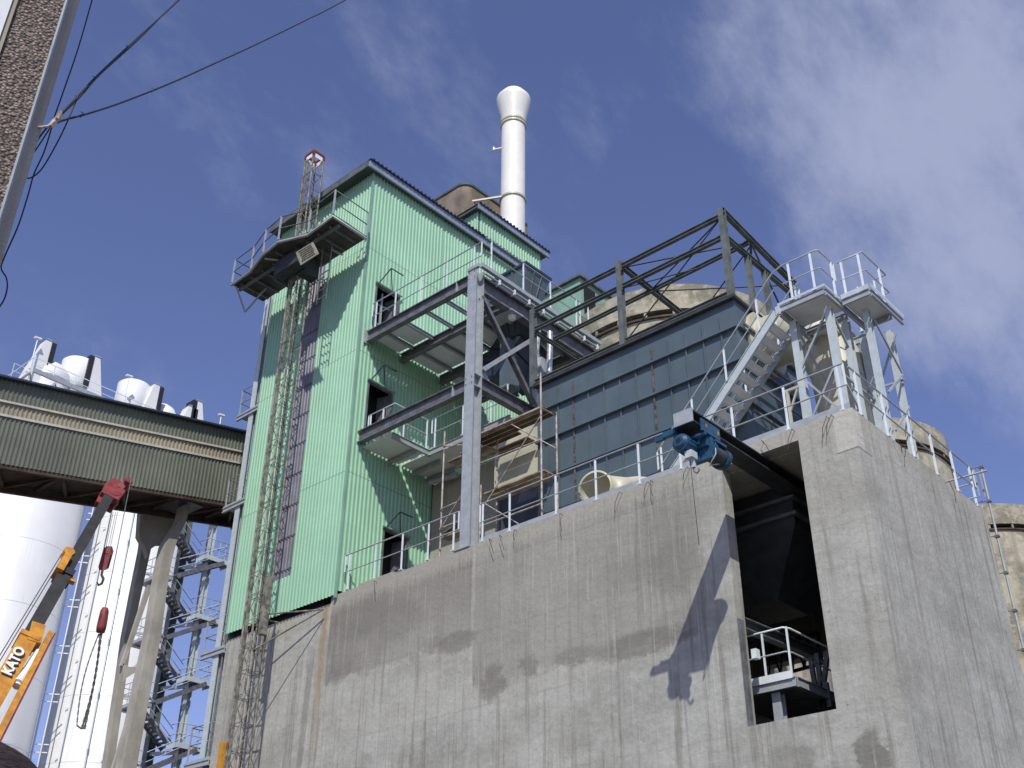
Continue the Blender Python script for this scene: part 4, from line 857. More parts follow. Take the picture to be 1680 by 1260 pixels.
# stair
sr = thing('steel_stair', 'long galvanised steel stair climbing from the roof to the access platform', 'stair', (-13.3, 21.3, 13.6))
f0, f1 = V((-13.95, 20.95, 13.75)), V((-10.42, 20.95, PZ1-.12))
f0.x = at(1100, 770, 'Y', 20.95).x-.35
for y_ in (20.95, 21.85):
    a_, b_ = V((f0.x, y_, 13.75)), V((f1.x, y_, f1.z)); MB().ib(a_, b_, .07, .24, tf=.016).bar(b_, b_+V((.12, 0, 0)), .07, .24).obj('stringer', 'galv_light' if y_ < 21 else 'galv', sr)
n = 15
for i in range(1, n):
    t = i/n; c = V((f0.x, 21.4, 13.75)).lerp(V((f1.x, 21.4, f1.z)), t); MB().box(c.x-.12, c.x+.12, 20.995, 21.805, c.z-.02, c.z+.01).box(c.x-.125, c.x-.12, 20.995, 21.805, c.z-.05, c.z+.01).obj('tread', 'sheet', sr)
for y_, lab in ((20.95, 'sloping handrail on the near side of the steel stair'), (21.85, 'sloping handrail on the far side of the steel stair')):
    a_, b_ = V((f0.x, y_, 13.85)), V((f1.x+.02, y_, f1.z+.15)); ps = [a_.lerp(b_, t) for t in (.03, .30, .58, .86)]
    rl = thing('stair_rail', lab, 'railing', tuple(a_), RG)
    for p in ps: MB().bar(p, p+up*.98, .05, .02, (0, 1, 0)).obj('post', 'galv_bright', rl)
    ext = [a_+V((-.02, 0, .35)), a_+up*1.0, b_+up*.98+V((0, 0, 0)), b_+V((.25, 0, 1.08))]
    MB().path(ext[1:], .02, 8).obj('top_rail', 'galv', rl); MB().path([a_+up*.5, b_+up*.5], .016, 6).obj('mid_rail', 'galv', rl); MB().bar(a_+up*.5, a_+up*1.0, .04, .02, (0, 1, 0)).obj('end_loop', 'galv_bright', rl)
railing('guard rail over the front edge of the access platform', [(-10.15, 20.96, PZ1), (-9.2, 20.96, PZ1), (-9.14, 21.0, PZ1), (-9.14, 21.72, PZ1)], [(x_, 20.96, PZ1) for x_ in (-9.95, -9.35)]+[(-9.14, 21.6, PZ1)], group=RG, ends=2)
railing('guard rail at the back of the access platform', [(-10.3, 21.9, PZ1), (-10.3, 23.3, PZ1), (-9.2, 23.3, PZ1), (-9.14, 23.0, PZ1)], [(-10.3, 22.1, PZ1), (-10.3, 22.8, PZ1), (-10.1, 23.3, PZ1), (-9.35, 23.3, PZ1)], group=RG)
railing('guard rail round the smaller outer landing', [(-9.05, 21.76, PZ1), (-8.38, 21.76, PZ1), (-8.38, 23.0, PZ1), (-8.7, 23.0, PZ1)], [(-8.95, 21.76, PZ1), (-8.5, 21.76, PZ1), (-8.38, 22.6, PZ1)], group=RG, ends=2)
# ---- roof edge rails
railing('guard rail on the wall head left of the tall grey column', [(-24.85, 20.08, 13.66), (-20.15, 20.08, 13.66)], [(x_, 20.08, 13.66) for x_ in (-24.67, -23.52, -22.38, -21.32, -20.33)], group=RG)
railing('long guard rail on the wall head between the tall grey column and the hoist', [(-19.35, 20.08, 13.62), (-13.1, 20.08, 13.62)], [(x_, 20.08, 13.62) for x_ in (-19.25, -18.28, -16.70, -15.41, -14.09)], group=RG, toe=.13, ends=1)
railing('guard rail on the wall head above the dark doorway', [(-13.1+.002, 20.08, 13.62), (-8.62, 20.08, 13.62)], [(x_, 20.08, 13.62) for x_ in (-12.9, -11.43, -10.08, -8.77)], group=RG, toe=.15, ends=2)
railing('guard rail running back along the right side wall', [(-8.58, 20.25, 13.6), (-8.58, 26.75, 13.6)], [(-8.58, y_, 13.6) for y_ in (20.5, 21.75, 23.05, 24.25, 25.4, 26.5)], group=RG, ends=2)
# downpipe at the far right edge
dp = thing('pipe_ladder', 'thin galvanised standpipe running down the far right edge of the side wall', 'pipe', (-8.45, 26.95, 0))
MB().tube((-8.45, 27.05, 0), (-8.45, 27.05, 14.9), .032, 8).obj('pipe', 'galv', dp)
mb = MB(); z = .6
while z < 14.9: mb.tube((-8.75, 26.9, z), (-8.38, 27.05, z), .014, 6).box(-8.50, -8.40, 27.0, 27.10, z-.03, z+.03); z += .95
mb.obj('bracket', 'galv_dark', dp)
ed = thing('edge_gate', 'small tube gate at the far end of the right roof edge', 'gate', (-8.7, 26.3, 14.2))
MB().tube((-9.6, 26.2, 14.35), (-8.15, 26.5, 14.45), .025, 6).tube((-9.3, 26.2, 14.12), (-8.6, 26.35, 14.16), .02, 6).tube((-9.2, 26.2, 13.75), (-8.5, 26.4, 13.8), .02, 6).bar((-8.5, 26.6, 13.9), (-8.5, 26.6, 14.6), .04, .02).bar((-8.42, 26.75, 13.9), (-8.42, 26.75, 14.6), .04, .02).obj('frame', 'galv', ed)
# ---- rebar hooks poking from the wall head
random.seed(5)
RL = ['bent rusty tie wire below the rail left of the tall grey column', 'first bent rusty tie wire right of the tall grey column', 'second bent rusty tie wire right of the tall grey column', 'third bent rusty tie wire right of the tall grey column',
      'bent rusty tie wire below the scaffold standards', 'bent rusty tie wire just right of the cream pipe mouth', 'left one of two close tie wires midway between cream pipe and hoist', 'right one of two close tie wires midway between cream pipe and hoist',
      'bent rusty tie wire hanging beside the blue hoist', 'bent rusty tie wire above the left half of the doorway lintel', 'bent rusty tie wire above the right end of the doorway lintel', 'left one of two close tie wires near the building corner', 'right one of two close tie wires near the building corner',
      'first bent tie wire on the right side wall past the corner', 'second bent tie wire on the right side wall past the corner', 'farthest bent tie wire along the right side wall']
for px, py in ((618, 905+45), (806, 892), (823, 905-20), (848, 868+8), (922, 838), (1020, 818-8), (1066, 800), (1072, 812-5), (1132, 782), (1252, 722), (1304, 716), (1358, 676), (1368, 690), (1466, 728), (1480, 742), (1552, 795)):
    side = px > 1420
    p = at(px, py, 'X', -8.53) if side else at(px, py, 'Y', 19.98)
    o_ = V((.09, 0, 0)) if side else V((0, -.09, 0)); s_ = V((0, 1, 0)) if side else V((1, 0, 0)); zt_ = 13.5
    L_ = random.uniform(.25, .5); b_ = random.uniform(-.22, .2)
    pts = [V((p.x, p.y, zt_))-o_*.6, V((p.x, p.y, zt_+.02))+o_, V((p.x, p.y, zt_-L_*.5))+o_*1.3+s_*b_*.7, V((p.x, p.y, zt_-L_))+o_+s_*b_]
    r_ = MB().path(pts, .008, 5).obj('rebar_hook', 'rust_brown'); 
    tag(r_, RL.pop(0), 'wire', 'rusty tie wires along the top of the concrete wall')
# ---- pipe elbow behind the rail
el = thing('pipe_elbow', 'cream pipe end with a wide open mouth lying on the roof behind the rail', 'pipe', (-15.5, 20.7, 13.6))
c = at(976, 800, 'Y', 20.55); ax = V((.38, -1, .12)).normalized(); ax = V((.25, -1, -.05)).normalized()
R_ = .47
NOFLIP.add('flared_mouth')
def ringp(c_, ax_, r_, n_=32):
    sd = ax_.cross(V((0, 0, 1))).normalized(); u_ = sd.cross(ax_); return [c_+sd*(r_*math.cos(2*math.pi*k/n_))+u_*(r_*math.sin(2*math.pi*k/n_)) for k in range(n_)]
def tubeshell(secs):
    mb = MB(); vs = []; n_ = 32
    for c_, ax_, r_ in secs: vs += ringp(c_, ax_, r_)
    mb.add(vs, [(i*n_+k, i*n_+(k+1) % n_, (i+1)*n_+(k+1) % n_, (i+1)*n_+k) for i in range(len(secs)-1) for k in range(n_)], True); return mb
e2_ = c-ax*.45+V((.1, 0, .02)); ax2 = V((-.95, -.35, .1)).normalized(); c3 = c+V((.95, .55, -.12)); 
tubeshell([(c, ax, R_-.05), (c, ax, R_), (c-ax*.12, ax, R_-.01), (e2_, (ax+ax2*.3).normalized(), R_-.03), (c+V((.45, .62, -.03)), (ax+ax2).normalized(), R_-.1), (c3, ax2, .30), (c3+V((.5, .1, -.08)), ax2, .22)]).obj('flared_mouth', 'cream', el)
tubeshell([(c+ax*.001, ax, R_-.05), (c-ax*.12, ax, R_-.06), (e2_, (ax+ax2*.3).normalized(), R_-.07), (c+V((.45, .62, -.03)), (ax+ax2).normalized(), .1)]).obj('liner', 'cream', el)
# ---- doorway interior
it = thing('inner_platform', 'dim steel platform with a bent handrail seen inside the dark doorway', 'platform', (-11.5, 21.6, 9))
PY = 20.95
a_, b_ = at(1226, 1130, 'Y', PY), at(1304, 1112, 'Y', PY); zd = b_.z
MB().box(a_.x-.8, b_.x, PY, 24.5, zd-.05, zd).obj('deck', 'galv', it)
MB().ib((a_.x-.8, PY-.05, zd-.09), (b_.x+.05, PY-.05, zd-.09), .08, .2, tf=.015).ib((b_.x+.05, PY, zd-.09), (b_.x+.05, 24.5, zd-.09), .08, .2, tf=.015).obj('edge_beam', 'galv', it)
MB().box(a_.x-.8, b_.x, PY-.1, PY-.095, zd-.02, zd+.14).obj('toe_plate', 'galv_bright', it)
cxx = at(1278, 1150, 'Y', PY+.15).x; MB().ib((cxx, PY+.15, 3.0), (cxx, PY+.15, zd-.2), .2, .2, (0, 1, 0)).obj('column', 'galv', it)
r_ = MB()
p1, p2 = at(1250, 1045, 'Y', PY), at(1291, 1040, 'Y', PY)
ri = thing('guard_rail', 'short bright tubular guard rail inside the dark doorway', 'railing', (p1.x, PY, zd), RG)
for p in (p1, p2): MB().bar((p.x, PY, zd), (p.x, PY, zd+1.1), .045, .02, (0, 1, 0)).obj('post', 'galv_bright', ri)
MB().path([(p1.x-.6, PY, zd+1.1), (p2.x-.08, PY, zd+1.1), (p2.x+.02, PY+.1, zd+1.08), (p2.x+.02, 23, zd+1.08)], .022, 8).obj('top_rail', 'galv_bright', ri)
MB().path([(p1.x-.6, PY, zd+.58), (p2.x-.08, PY, zd+.58), (p2.x+.02, PY+.1, zd+.56), (p2.x+.02, 23, zd+.56)], .018, 8).obj('mid_rail', 'galv', ri)
ib_ = thing('inner_bracing', 'dark steel girder and diagonal struts crossing inside the doorway', 'steel frame', (-11.5, 21, 10))
g0, g1 = at(1214, 1022, 'Y', 20.5), at(1350, 1078, 'Y', 24.5); MB().ib(g0, g1, .2, .26).obj('girder', 'galv_dark', ib_)
for q0, q1, y_ in (((1340, 1072), (1352, 1165), 22.6), ((1358, 1068), (1346, 1165), 22.6), ((1330, 1080), (1338, 1130), 22.8), ((1355, 1120), (1362, 1160), 22.2)): MB().bar(at(*q0, 'Y', y_), at(*q1, 'Y', y_), .10, .08, (0, 1, 0)).obj('strut', 'galv_dark', ib_)
L0_, L1_ = at(1262, 1112, 'Y', 26.4), at(1350, 1088, 'Y', 26.4); mb = MB(); mb.bar(L0_, L1_, .06, .08).bar(L0_+V((0, 0, .8)), L1_+V((0, 0, .8)), .06, .08)
for k in range(9): a_, b_ = L0_.lerp(L1_, k/9), L0_.lerp(L1_, (k+1)/9); mb.bar(a_+V((0, 0, .8*(k % 2))), b_+V((0, 0, .8*((k+1) % 2))), .05, .05)
mb.obj('lattice', 'steel_dark', ib_)
ih = thing('inner_hopper', 'black steel hopper barely visible in the darkness of the doorway', 'hopper', (-13, 23.5, 11))
MB().fr((-13.3, -12.2, 22.6, 24, 11.0), (-14.5, -11.0, 21.6, 25.4, 12.2)).box(-14.5, -11.0, 21.6, 25.4, 12.202, 13.2).obj('hopper_body', 'steel_dark', ih)
for zz in (12.4, 12.8): MB().box(-14.6, -10.9, 21.5, 21.6, zz, zz+.08).box(-10.998, -10.9, 21.61, 25.4, zz, zz+.08).obj('stiffener', 'galv_dark', ih)
dj = thing('door_track', 'narrow violet grey steel channel fixed to the left jamb of the doorway', 'channel', (-11.75, 20.1, 8.5))
j0 = at(1213, 1016, 'Y', 20.1); MB().box(HX0+.01, HX0+.05, 20.06, 20.10, 7.53, j0.z).box(HX0+.01, HX0+.03, 20.02, 20.058, 7.53, j0.z).box(HX0+.01, HX0+.05, 20.16, 20.19, 7.53, j0.z).obj('channel', 'galv_dark', dj)
ws = at(1228, 1078, 'Y', 20.4); MB().box(HX0+.03, HX0+.15, 20.4, 20.55, ws.z-.05, ws.z+.15).obj('junction_box', 'galv_bright', dj)
# ---- monorail and hoist
BX0, BX1, BZ0, BZ1, BY = -11.17, -10.73, 12.93, 13.21, 17.27
mr = thing('monorail_beam', 'dark steel monorail beam jutting out of the doorway below the lintel', 'beam', (-10.95, 18.5, 13))
MB().ib((-10.95, BY+.01, (BZ0+BZ1)/2), (-10.95, 25.9, (BZ0+BZ1)/2), .44, .28, tf=.03, tw=.03).obj('beam', 'steel_dark', mr)
MB().box(BX0-.01, BX1+.01, BY-.02, BY+.008, BZ0-.01, BZ1+.02).obj('end_plate', 'purple_plate' if False else 'galv', mr)
ho = thing('electric_hoist', 'blue electric chain hoist with round motor hanging under the monorail beam', 'hoist', (-10.95, 17.9, 12.6))
ho.scale = (.92, .70, .86); ho.location = (-10.95, 17.78, 12.66)
def hq(px, py, y_=17.5): return at(px, py, 'Y', y_)
# trolley side plates with wheels
for x_ in (-11.28, -10.62):
    tp = MB().box(x_-.02, x_+.02, 17.4, 18.35, 12.70, 13.02).obj('trolley_plate', 'hoistblue', ho)
    for y_ in (17.6, 18.15): MB().tube((x_+(.021 if x_ < -11 else -.021), y_, 12.99), (x_+(.09 if x_ < -11 else -.09), y_, 12.99), .07, 14).obj('wheel', 'hoistblue', tp)
MB().tube((-11.3, 17.55, 12.66), (-10.6, 17.55, 12.66), .05, 10).tube((-11.3, 18.2, 12.66), (-10.6, 18.2, 12.66), .05, 10).obj('tie_bolt', 'hoistblue', ho)
mc = V((-11.12, 17.25, 12.52)); m2 = V((-10.95, 18.0, 12.42))
mt_ = MB().tube(mc, mc+V((.02, .55, -.02)), .215, 28).tube(mc+V((0, -.1, 0)), mc, .13, 24, r2=.2).obj('motor', 'hoistblue', ho)
MB().tube(mc+V((0, -.104, 0)), mc+V((0, -.101, 0)), .075, 20).obj('fan_inlet', 'rubber', mt_)
mb = MB()
for k in range(14):
    t = 2*math.pi*k/14; mb.bar(mc+V((.215*math.cos(t), .08, .215*math.sin(t))), mc+V((.215*math.cos(t)+.015, .5, .215*math.sin(t)-.02)), .015, .03, (math.cos(t), 0, math.sin(t)))
mb.obj('cooling_fins', 'hoistblue', mt_)
MB().box(-11.2, -10.62, 17.82, 18.0, 12.12, 12.72).box(-11.05, -10.65, 17.72, 17.82, 12.42, 12.75).obj('gearbox', 'hoistblue', ho)
MB().tube((-10.78, 18.0, 12.38), (-10.78, 18.62, 12.38), .21, 24).obj('drum', 'steel_dark', ho)
MB().tube((-10.78, 18.62, 12.38), (-10.78, 18.78, 12.38), .25, 24).tube((-10.78, 17.99, 12.38), (-10.78, 18.05, 12.38), .25, 24).box(-10.98, -10.58, 18.05, 18.62, 12.60, 12.66).obj('drum_housing', 'hoistblue', ho)
MB().box(-11.62, -11.28, 17.35, 17.5, 12.86, 13.0).box(-11.85, -11.62, 17.36, 17.48, 12.83, 12.94).box(-11.36, -11.30, 17.4, 17.6, 12.7, 13.0).obj('limit_arm', 'hoistblue', ho)
MB().box(-11.08, -10.9, 17.35, 17.65, 12.10, 12.28).tube((-10.98, 17.55, 12.1), (-10.98, 17.55, 12.0), .05, 12).box(-11.03, -10.93, 17.50, 17.60, 11.88, 12.0).obj('bottom_block', 'galv_light', ho)
MB().path([(-10.98, 17.55, 11.88), (-10.97, 17.55, 11.78), (-10.90, 17.55, 11.71), (-10.84, 17.55, 11.76), (-10.86, 17.55, 11.82)], .022, 8).obj('hook', 'galv_dark', ho)
MB().path([(-10.62, 18.1, 12.6), (-10.55, 17.9, 12.2), (-10.7, 17.8, 11.9), (-10.78, 18.1, 12.05), (-10.72, 18.4, 12.15)], .012, 6).obj('cable_loop', 'cream', ho)
MB().tube((-11.0, 17.45, 12.05), (-10.97, 17.47, 9.9), .008, 5).obj('pendant_cable', 'rubber', ho)
for y_ in (17.62, 18.25): MB().box(-10.6, -10.585, y_-.03, y_+.03, 12.82, 12.92).obj('yellow_mark', 'yellow', ho)
# ---- scaffold
sd_ = thing('scaffold', 'light tube scaffold with wooden planks in front of the filter left end', 'scaffold', (-19, 20.8, 13.6))
SZ = {'A': 18.4}
for x_, y_, z_ in ((-17.53, 20.5, 18.35), (-17.53, 21.15, 17.35), (-19.75, 21.15, 17.4), (-21.33, 20.55, 17.9), (-19.75, 20.5, 15.6)):
    MB().tube((x_, y_, 13.6), (x_, y_, z_), .028, 8).obj('standard', 'tube_rust', sd_)
def tb(a_, b_, nm='ledger', r_=.022): return MB().tube(a_, b_, r_, 6).obj(nm, 'tube_rust', sd_)
for z_ in (17.25, 15.28):
    tb((-17.53, 20.5, z_), (-17.53, 21.15, z_)); tb((-17.5, 20.5, z_), (-21.3, 20.5, z_)) if z_ > 17 else None
tb((-17.5, 20.5, 16.25), (-19.9, 20.5, 16.3)); tb((-17.5, 20.5, 14.35), (-19.7, 20.5, 14.35))
tb((-21.33, 20.5, 15.35), (-20.2, 20.55, 15.42)); tb((-21.33, 20.5, 14.75), (-20.2, 20.55, 14.8)); tb((-21.33, 20.5, 17.4), (-20.5, 20.9, 17.3))
tb((-17.5, 20.48, 17.0), (-19.6, 20.48, 14.9), 'diagonal', .018); tb((-18.6, 20.48, 17.1), (-17.5, 21.1, 16.2), 'diagonal', .018); tb((-19.6, 20.48, 15.0), (-18.2, 20.48, 13.9), 'diagonal', .018); tb((-21.3, 20.48, 14.7), (-20.1, 20.48, 15.9), 'diagonal', .016)
for k in range(3):
    MB().box(-19.65, -17.45, 20.52+.21*k, 20.70+.21*k, 15.30, 15.34).obj('plank', 'wood', sd_)
    MB().box(-21.35, -19.8, 20.72+.21*k, 20.90+.21*k, 16.95+.012*k, 16.99+.012*k).obj('plank', 'wood', sd_)
MB().box(-21.35, -20.2, 20.6, 20.9, 14.50, 14.54).obj('plank', 'wood', sd_)
for k in range(7):
    if k != 4: MB().box(-20.4+.07*(k % 3), -17.5-(.12*(k % 2)) if k < 3 else -18.99, 20.52+.212*k, 20.70+.212*k, 17.28, 17.32).obj('plank', 'wood_dark' if k else 'wood', sd_)
MB().bar((-20.75, 20.7, 16.98), (-20.1, 20.9, 17.5), .18, .03).bar((-21.2, 20.6, 14.6), (-20.1, 20.7, 14.95), .16, .03).obj('loose_plank', 'wood', sd_)
# ================================================================== CRANE
H0 = atD(180, 812, 29.0); G0 = atD(-30, 1182, 25.0)
cr_ = thing('mobile_crane', 'mobile crane with orange base boom, black telescopic boom and red head', 'crane', (G0.x-3.5, G0.y-2, 0))
bd = (H0-G0).normalized(); vw = (CAM-(H0+G0)/2).normalized(); sdv = bd.cross(vw).normalized(); dpv = sdv.cross(bd).normalized()   # dpv faces the viewer
if dpv.dot(vw) < 0: dpv = -dpv
if sdv.dot(RT) < 0: sdv = -sdv        # sdv points to the right in view
def bpt(px, py):                       # point on the boom axis nearest to this view ray
    d = ray(px, py).normalized(); n_ = bd.cross(d); n2 = d.cross(n_); return G0+bd*((CAM-G0).dot(n2)/bd.dot(n2))
Lb = lambda P: (P-G0).dot(bd)
tH, tJ, tC = Lb(bpt(178, 815)), Lb(bpt(44, 1052)), Lb(bpt(110, 945))
# boom pivot: continue the axis down to a crane truck standing on the ground out of frame
tP = -(G0.z-2.6)/bd.z; piv = G0+bd*tP
MB().bar(piv, G0+bd*tJ, .38, .46, dpv).obj('base_boom', 'yellow', cr_)
MB().bar(G0+bd*(tJ-.1), G0+bd*tJ+bd*.03, .43, .51, dpv).obj('boom_collar', 'yellow', cr_)
MB().bar(G0+bd*tJ, G0+bd*tC, .31, .38, dpv).obj('telescope_section', 'boomblack', cr_)
MB().bar(G0+bd*tC, G0+bd*tH, .27, .33, dpv, .25, .30).obj('telescope_section', 'boomblack', cr_)
MB().bar(G0+bd*(tC-.16), G0+bd*(tC+.04), .38, .46, dpv).obj('boom_collar', 'boomblack', cr_)
yc = G0+bd*(tC+.10)-sdv*.15+dpv*.1
MB().bar(yc-bd*.30, yc+bd*.30, .17, .38, dpv).bar(yc-bd*.32+sdv*.05, yc-bd*.30+sdv*.44, .1, .12, dpv).obj('cable_reel_bracket', 'yellow', cr_)
MB().tube(yc+bd*.5-sdv*.02-dpv*.1, yc+bd*.5-sdv*.02+dpv*.1, .13, 20).tube(yc+bd*.5-dpv*.13, yc+bd*.5-dpv*.101, .16, 20).obj('cable_reel', 'yellow', cr_)
hd = G0+bd*tH
MB().poly([hd-bd*.15-sdv*.22, hd-bd*.15+sdv*.24, hd+bd*.30+sdv*.30, hd+bd*.62+sdv*.10, hd+bd*.62-sdv*.12, hd+bd*.3-sdv*.24], dpv*.16).poly([P-dpv*.34 for P in (hd-bd*.15-sdv*.22, hd-bd*.15+sdv*.24, hd+bd*.30+sdv*.30, hd+bd*.62+sdv*.10, hd+bd*.62-sdv*.12, hd+bd*.3-sdv*.24)], dpv*.16).obj('boom_head', 'redpaint', cr_)
j1 = bpt(208, 792); tip = atD(209, 789, 29.1)
MB().bar(hd+bd*.25+sdv*.1, tip, .22, .2, dpv, .14, .12).obj('head_jib', 'redpaint', cr_)
for P, r_ in ((hd+bd*.12+sdv*.06, .17), (hd+bd*.42+sdv*.0, .15), (tip-V((0, 0, .1)), .11)): MB().tube(P-dpv*.16, P+dpv*.17, r_, 20).obj('sheave', 'redpaint', cr_)
# lifting cylinder on the lower right
ca, cb_ = atD(81, 1042, 26.2), atD(8, 1185, 24.6); cd_ = (ca-cb_).normalized()
MB().bar(ca, cb_-cd_*1.5, .11, .25, dpv).obj('fly_jib', 'yellow', cr_)
MB().bar(ca+sdv*.085, cb_+sdv*.085-cd_*1.5, .03, .25, dpv).obj('jib_stripe', 'redpaint', cr_)
MB().tube(atD(64, 1070, 26.0), atD(27, 1126, 25.4), .09, 12).tube(atD(40, 1103, 25.7), atD(28, 1122, 25.4), .12, 12).obj('ram', 'galv_bright', cr_)
MB().bar(atD(60, 1030, 26.3), atD(52, 1060, 26.0), .3, .3, dpv).obj('jib_bracket', 'yellow', cr_)
for o_ in (.36, .42): MB().tube(piv-sdv*o_, yc+bd*.4-sdv*(o_-.28), .012, 5).obj('luffing_cable', 'steel_dark', cr_)
# truck body, mostly below the picture
px_, py_ = piv.x, piv.y
tb_ = MB().box(px_-1.3, px_+1.3, py_-6, py_+3.5, .9, 1.5).box(px_-1.2, px_+1.2, py_-1.6, py_+1.6, 1.52, 2.2).obj('chassis', 'yellow', cr_)
MB().box(px_-1.25, px_+1.25, py_-7.6, py_-6.01, .8, 2.6).obj('cab', 'yellow', cr_)
for sx in (-1.15, .8):
    for yy in (-6.8, -5.4, 1.2, 2.6): MB().tube((px_+sx, py_+yy, .55), (px_+sx+.35, py_+yy, .55), .55, 20).obj('wheel', 'rubber', cr_)
# lettering on the base boom
fc_ = bpy.data.curves.new('lettering', 'FONT'); fc_.body = 'KATO'; fc_.size = .31; fc_.extrude = .006; fc_.align_x = 'CENTER'; fc_.align_y = 'CENTER'; fc_.offset = .012; fc_.space_character = 1.02
fo = bpy.data.objects.new('lettering_src', fc_); S.collection.objects.link(fo)
dg = bpy.context.evaluated_depsgraph_get(); me = bpy.data.meshes.new_from_object(fo.evaluated_get(dg)); bpy.data.objects.remove(fo)
wc = bpt(8, 1094)+dpv*.245-sdv*.03
Mx = Matrix((bd, -sdv, dpv)).transposed()
def text_part(name, mt, off, k, dz_):
    m2_ = me.copy(); m2_.transform((Matrix.Translation(wc+dpv*dz_-V(cr_['_o'])+bd*off[0]+sdv*off[1])) @ (Mx.to_4x4() @ Matrix.Diagonal((k, k, 1, 1))))
    m2_.materials.clear(); m2_.materials.append(M[mt]); o = bpy.data.objects.new(name, m2_); S.collection.objects.link(o); o.parent = cr_; return o
text_part('lettering', 'white', (0, 0), .95, .01); text_part('lettering_outline', 'rubber', (-.035, .035), .95, 0)  # white letters with their dark outline as an offset copy behind
# hook block and slings
hb = atD(172, 917, 28.9)
hs_k = .75; hk = thing('hook_block', 'red crane hook block hanging on parallel ropes below the boom head', 'hook block', tuple(hb))
for o_ in (-.13, -.05, .05, .13): MB().tube(hb+RT*o_+V((0, 0, .3)), V((hb.x, hb.y, 0))+RT*(o_)+V((0, 0, (hd+bd*.1).z)), .011, 5).obj('rope', 'galv_dark', hk)
MB().poly([hb+RT*-.2+V((0, 0, -.3)), hb+RT*-.14+V((0, 0, -.42)), hb+RT*.14+V((0, 0, -.42)), hb+RT*.2+V((0, 0, .22)), hb+RT*.1+V((0, 0, .42)), hb+RT*-.14+V((0, 0, .42))], FW*.08).poly([P+FW*.22 for P in (hb+RT*-.2+V((0, 0, -.3)), hb+RT*-.14+V((0, 0, -.42)), hb+RT*.14+V((0, 0, -.42)), hb+RT*.2+V((0, 0, .22)), hb+RT*.1+V((0, 0, .42)), hb+RT*-.14+V((0, 0, .42)))], FW*.08).obj('cheek_plate', 'redpaint', hk)
MB().tube(hb+FW*.09, hb+FW*.21, .2, 20).obj('sheave', 'steel_dark', hk)
MB().path([hb+V((0, 0, -.42)), hb+V((0, 0, -.6)), hb+RT*.11+V((0, 0, -.75)), hb+RT*.08+V((0, 0, -.92)), hb+RT*-.04+V((0, 0, -.98)), hb+RT*-.13+V((0, 0, -.85))], [.05, .05, .055, .05, .04, .02], 10).obj('hook', 'steel_dark', hk)
hk.scale = (.62, .62, .72)
wb = atD(169, 1016, 27.9)
wh = thing('ball_hook', 'rusty red round hook weight on a single rope carrying a long chain sling', 'hook', tuple(wb))
MB().tube(wb+V((0, 0, .2)), V((wb.x, wb.y, tip.z)), .012, 5).obj('rope', 'galv_dark', wh)
MB().lathe(wb, [(.001, .30), (.07, .28), (.10, .2), (.11, .02), (.115, -.2), (.10, -.32), (.001, -.33)], 20).obj('weight', 'redpaint', wh)
s1, s2 = atD(134, 1196, 27.3), atD(126, 1190, 27.3)
mb = MB()
def chain(a_, b_, sag, r_=.022):
    n_ = int((b_-a_).length/.09)
    for i in range(n_):
        t0, t1 = i/n_, (i+1.15)/n_; f = lambda t: a_.lerp(b_, t)+RT*(sag*math.sin(math.pi*t)); P_, Q_ = f(t0), f(min(1, t1))
        mb.bar(P_, Q_, r_*(2.4 if i % 2 else 1), r_*(1 if i % 2 else 2.4), RT)
wsc = .8; top = wb+V((0, 0, -.36)); chain(top, s1, .08); chain(top+RT*.03, s1+RT*.06, .03); chain(top-RT*.03, s2, -.10, .012); chain(s2, s1, .0, .012)
mb.obj('chain_sling', 'steel_dark', wh)
# ================================================================== NEAR BUILDING, CABLES
D0 = 7.5
Ec = atD(110, 0, D0); Eo = atD(133, 0, D0)
nb = thing('roadside_building', 'edge of a near building clad in brown pebbledash with smooth concrete corner', 'building', (Ec.x, Ec.y, 0))
tdir = V((-Ec.x, -Ec.y, 0)).normalized(); rd = V((-tdir.y, tdir.x, 0)); rd = rd if rd.dot(RT) > 0 else -rd
fdir = (-rd*.94+tdir*.10).normalized()      # pebbled face runs left
sdir_ = (rd*.55-tdir*.85).normalized()     # smooth return runs back
P0 = V((Ec.x, Ec.y, 0)); W1 = abs((atD(110, 0, D0)-atD(32, 0, D0)).dot(rd))*1.02
NH = 13.0
P1 = P0+fdir*W1; wr = abs((Eo-Ec).dot(rd))/.55*.97
Pb = P0+sdir_*wr
MB().poly([P0, P1, P1+sdir_*.5, P0+sdir_*.5*0+sdir_*.012], (0, 0, NH)).obj('pebble_panel', 'pebble', nb)
MB().poly([P0+sdir_*.012, P0+sdir_*wr, P1+sdir_*wr, P1+sdir_*.51, ], (0, 0, NH)).obj('corner_return', 'trestle', nb)
MB().poly([P0-fdir*.004-sdir_*.003, P0+fdir*.012-sdir_*.003, P0+fdir*.012+sdir_*.02, P0-fdir*.004+sdir_*.02], (0, 0, NH)).obj('corner_bead', 'galv', nb)
fr0 = P1+fdir*.002
MB().poly([fr0-tdir*-.03, fr0+fdir*.035+tdir*.03, fr0+fdir*.035-tdir*.2, fr0-tdir*.2], (0, 0, NH)).obj('window_seal', 'gal_beige', nb)
MB().poly([fr0+fdir*.037+tdir*.05, fr0+fdir*.6+tdir*.11, fr0+fdir*.6-tdir*.2, fr0+fdir*.037-tdir*.2], (0, 0, NH)).obj('window_frame', 'white', nb)
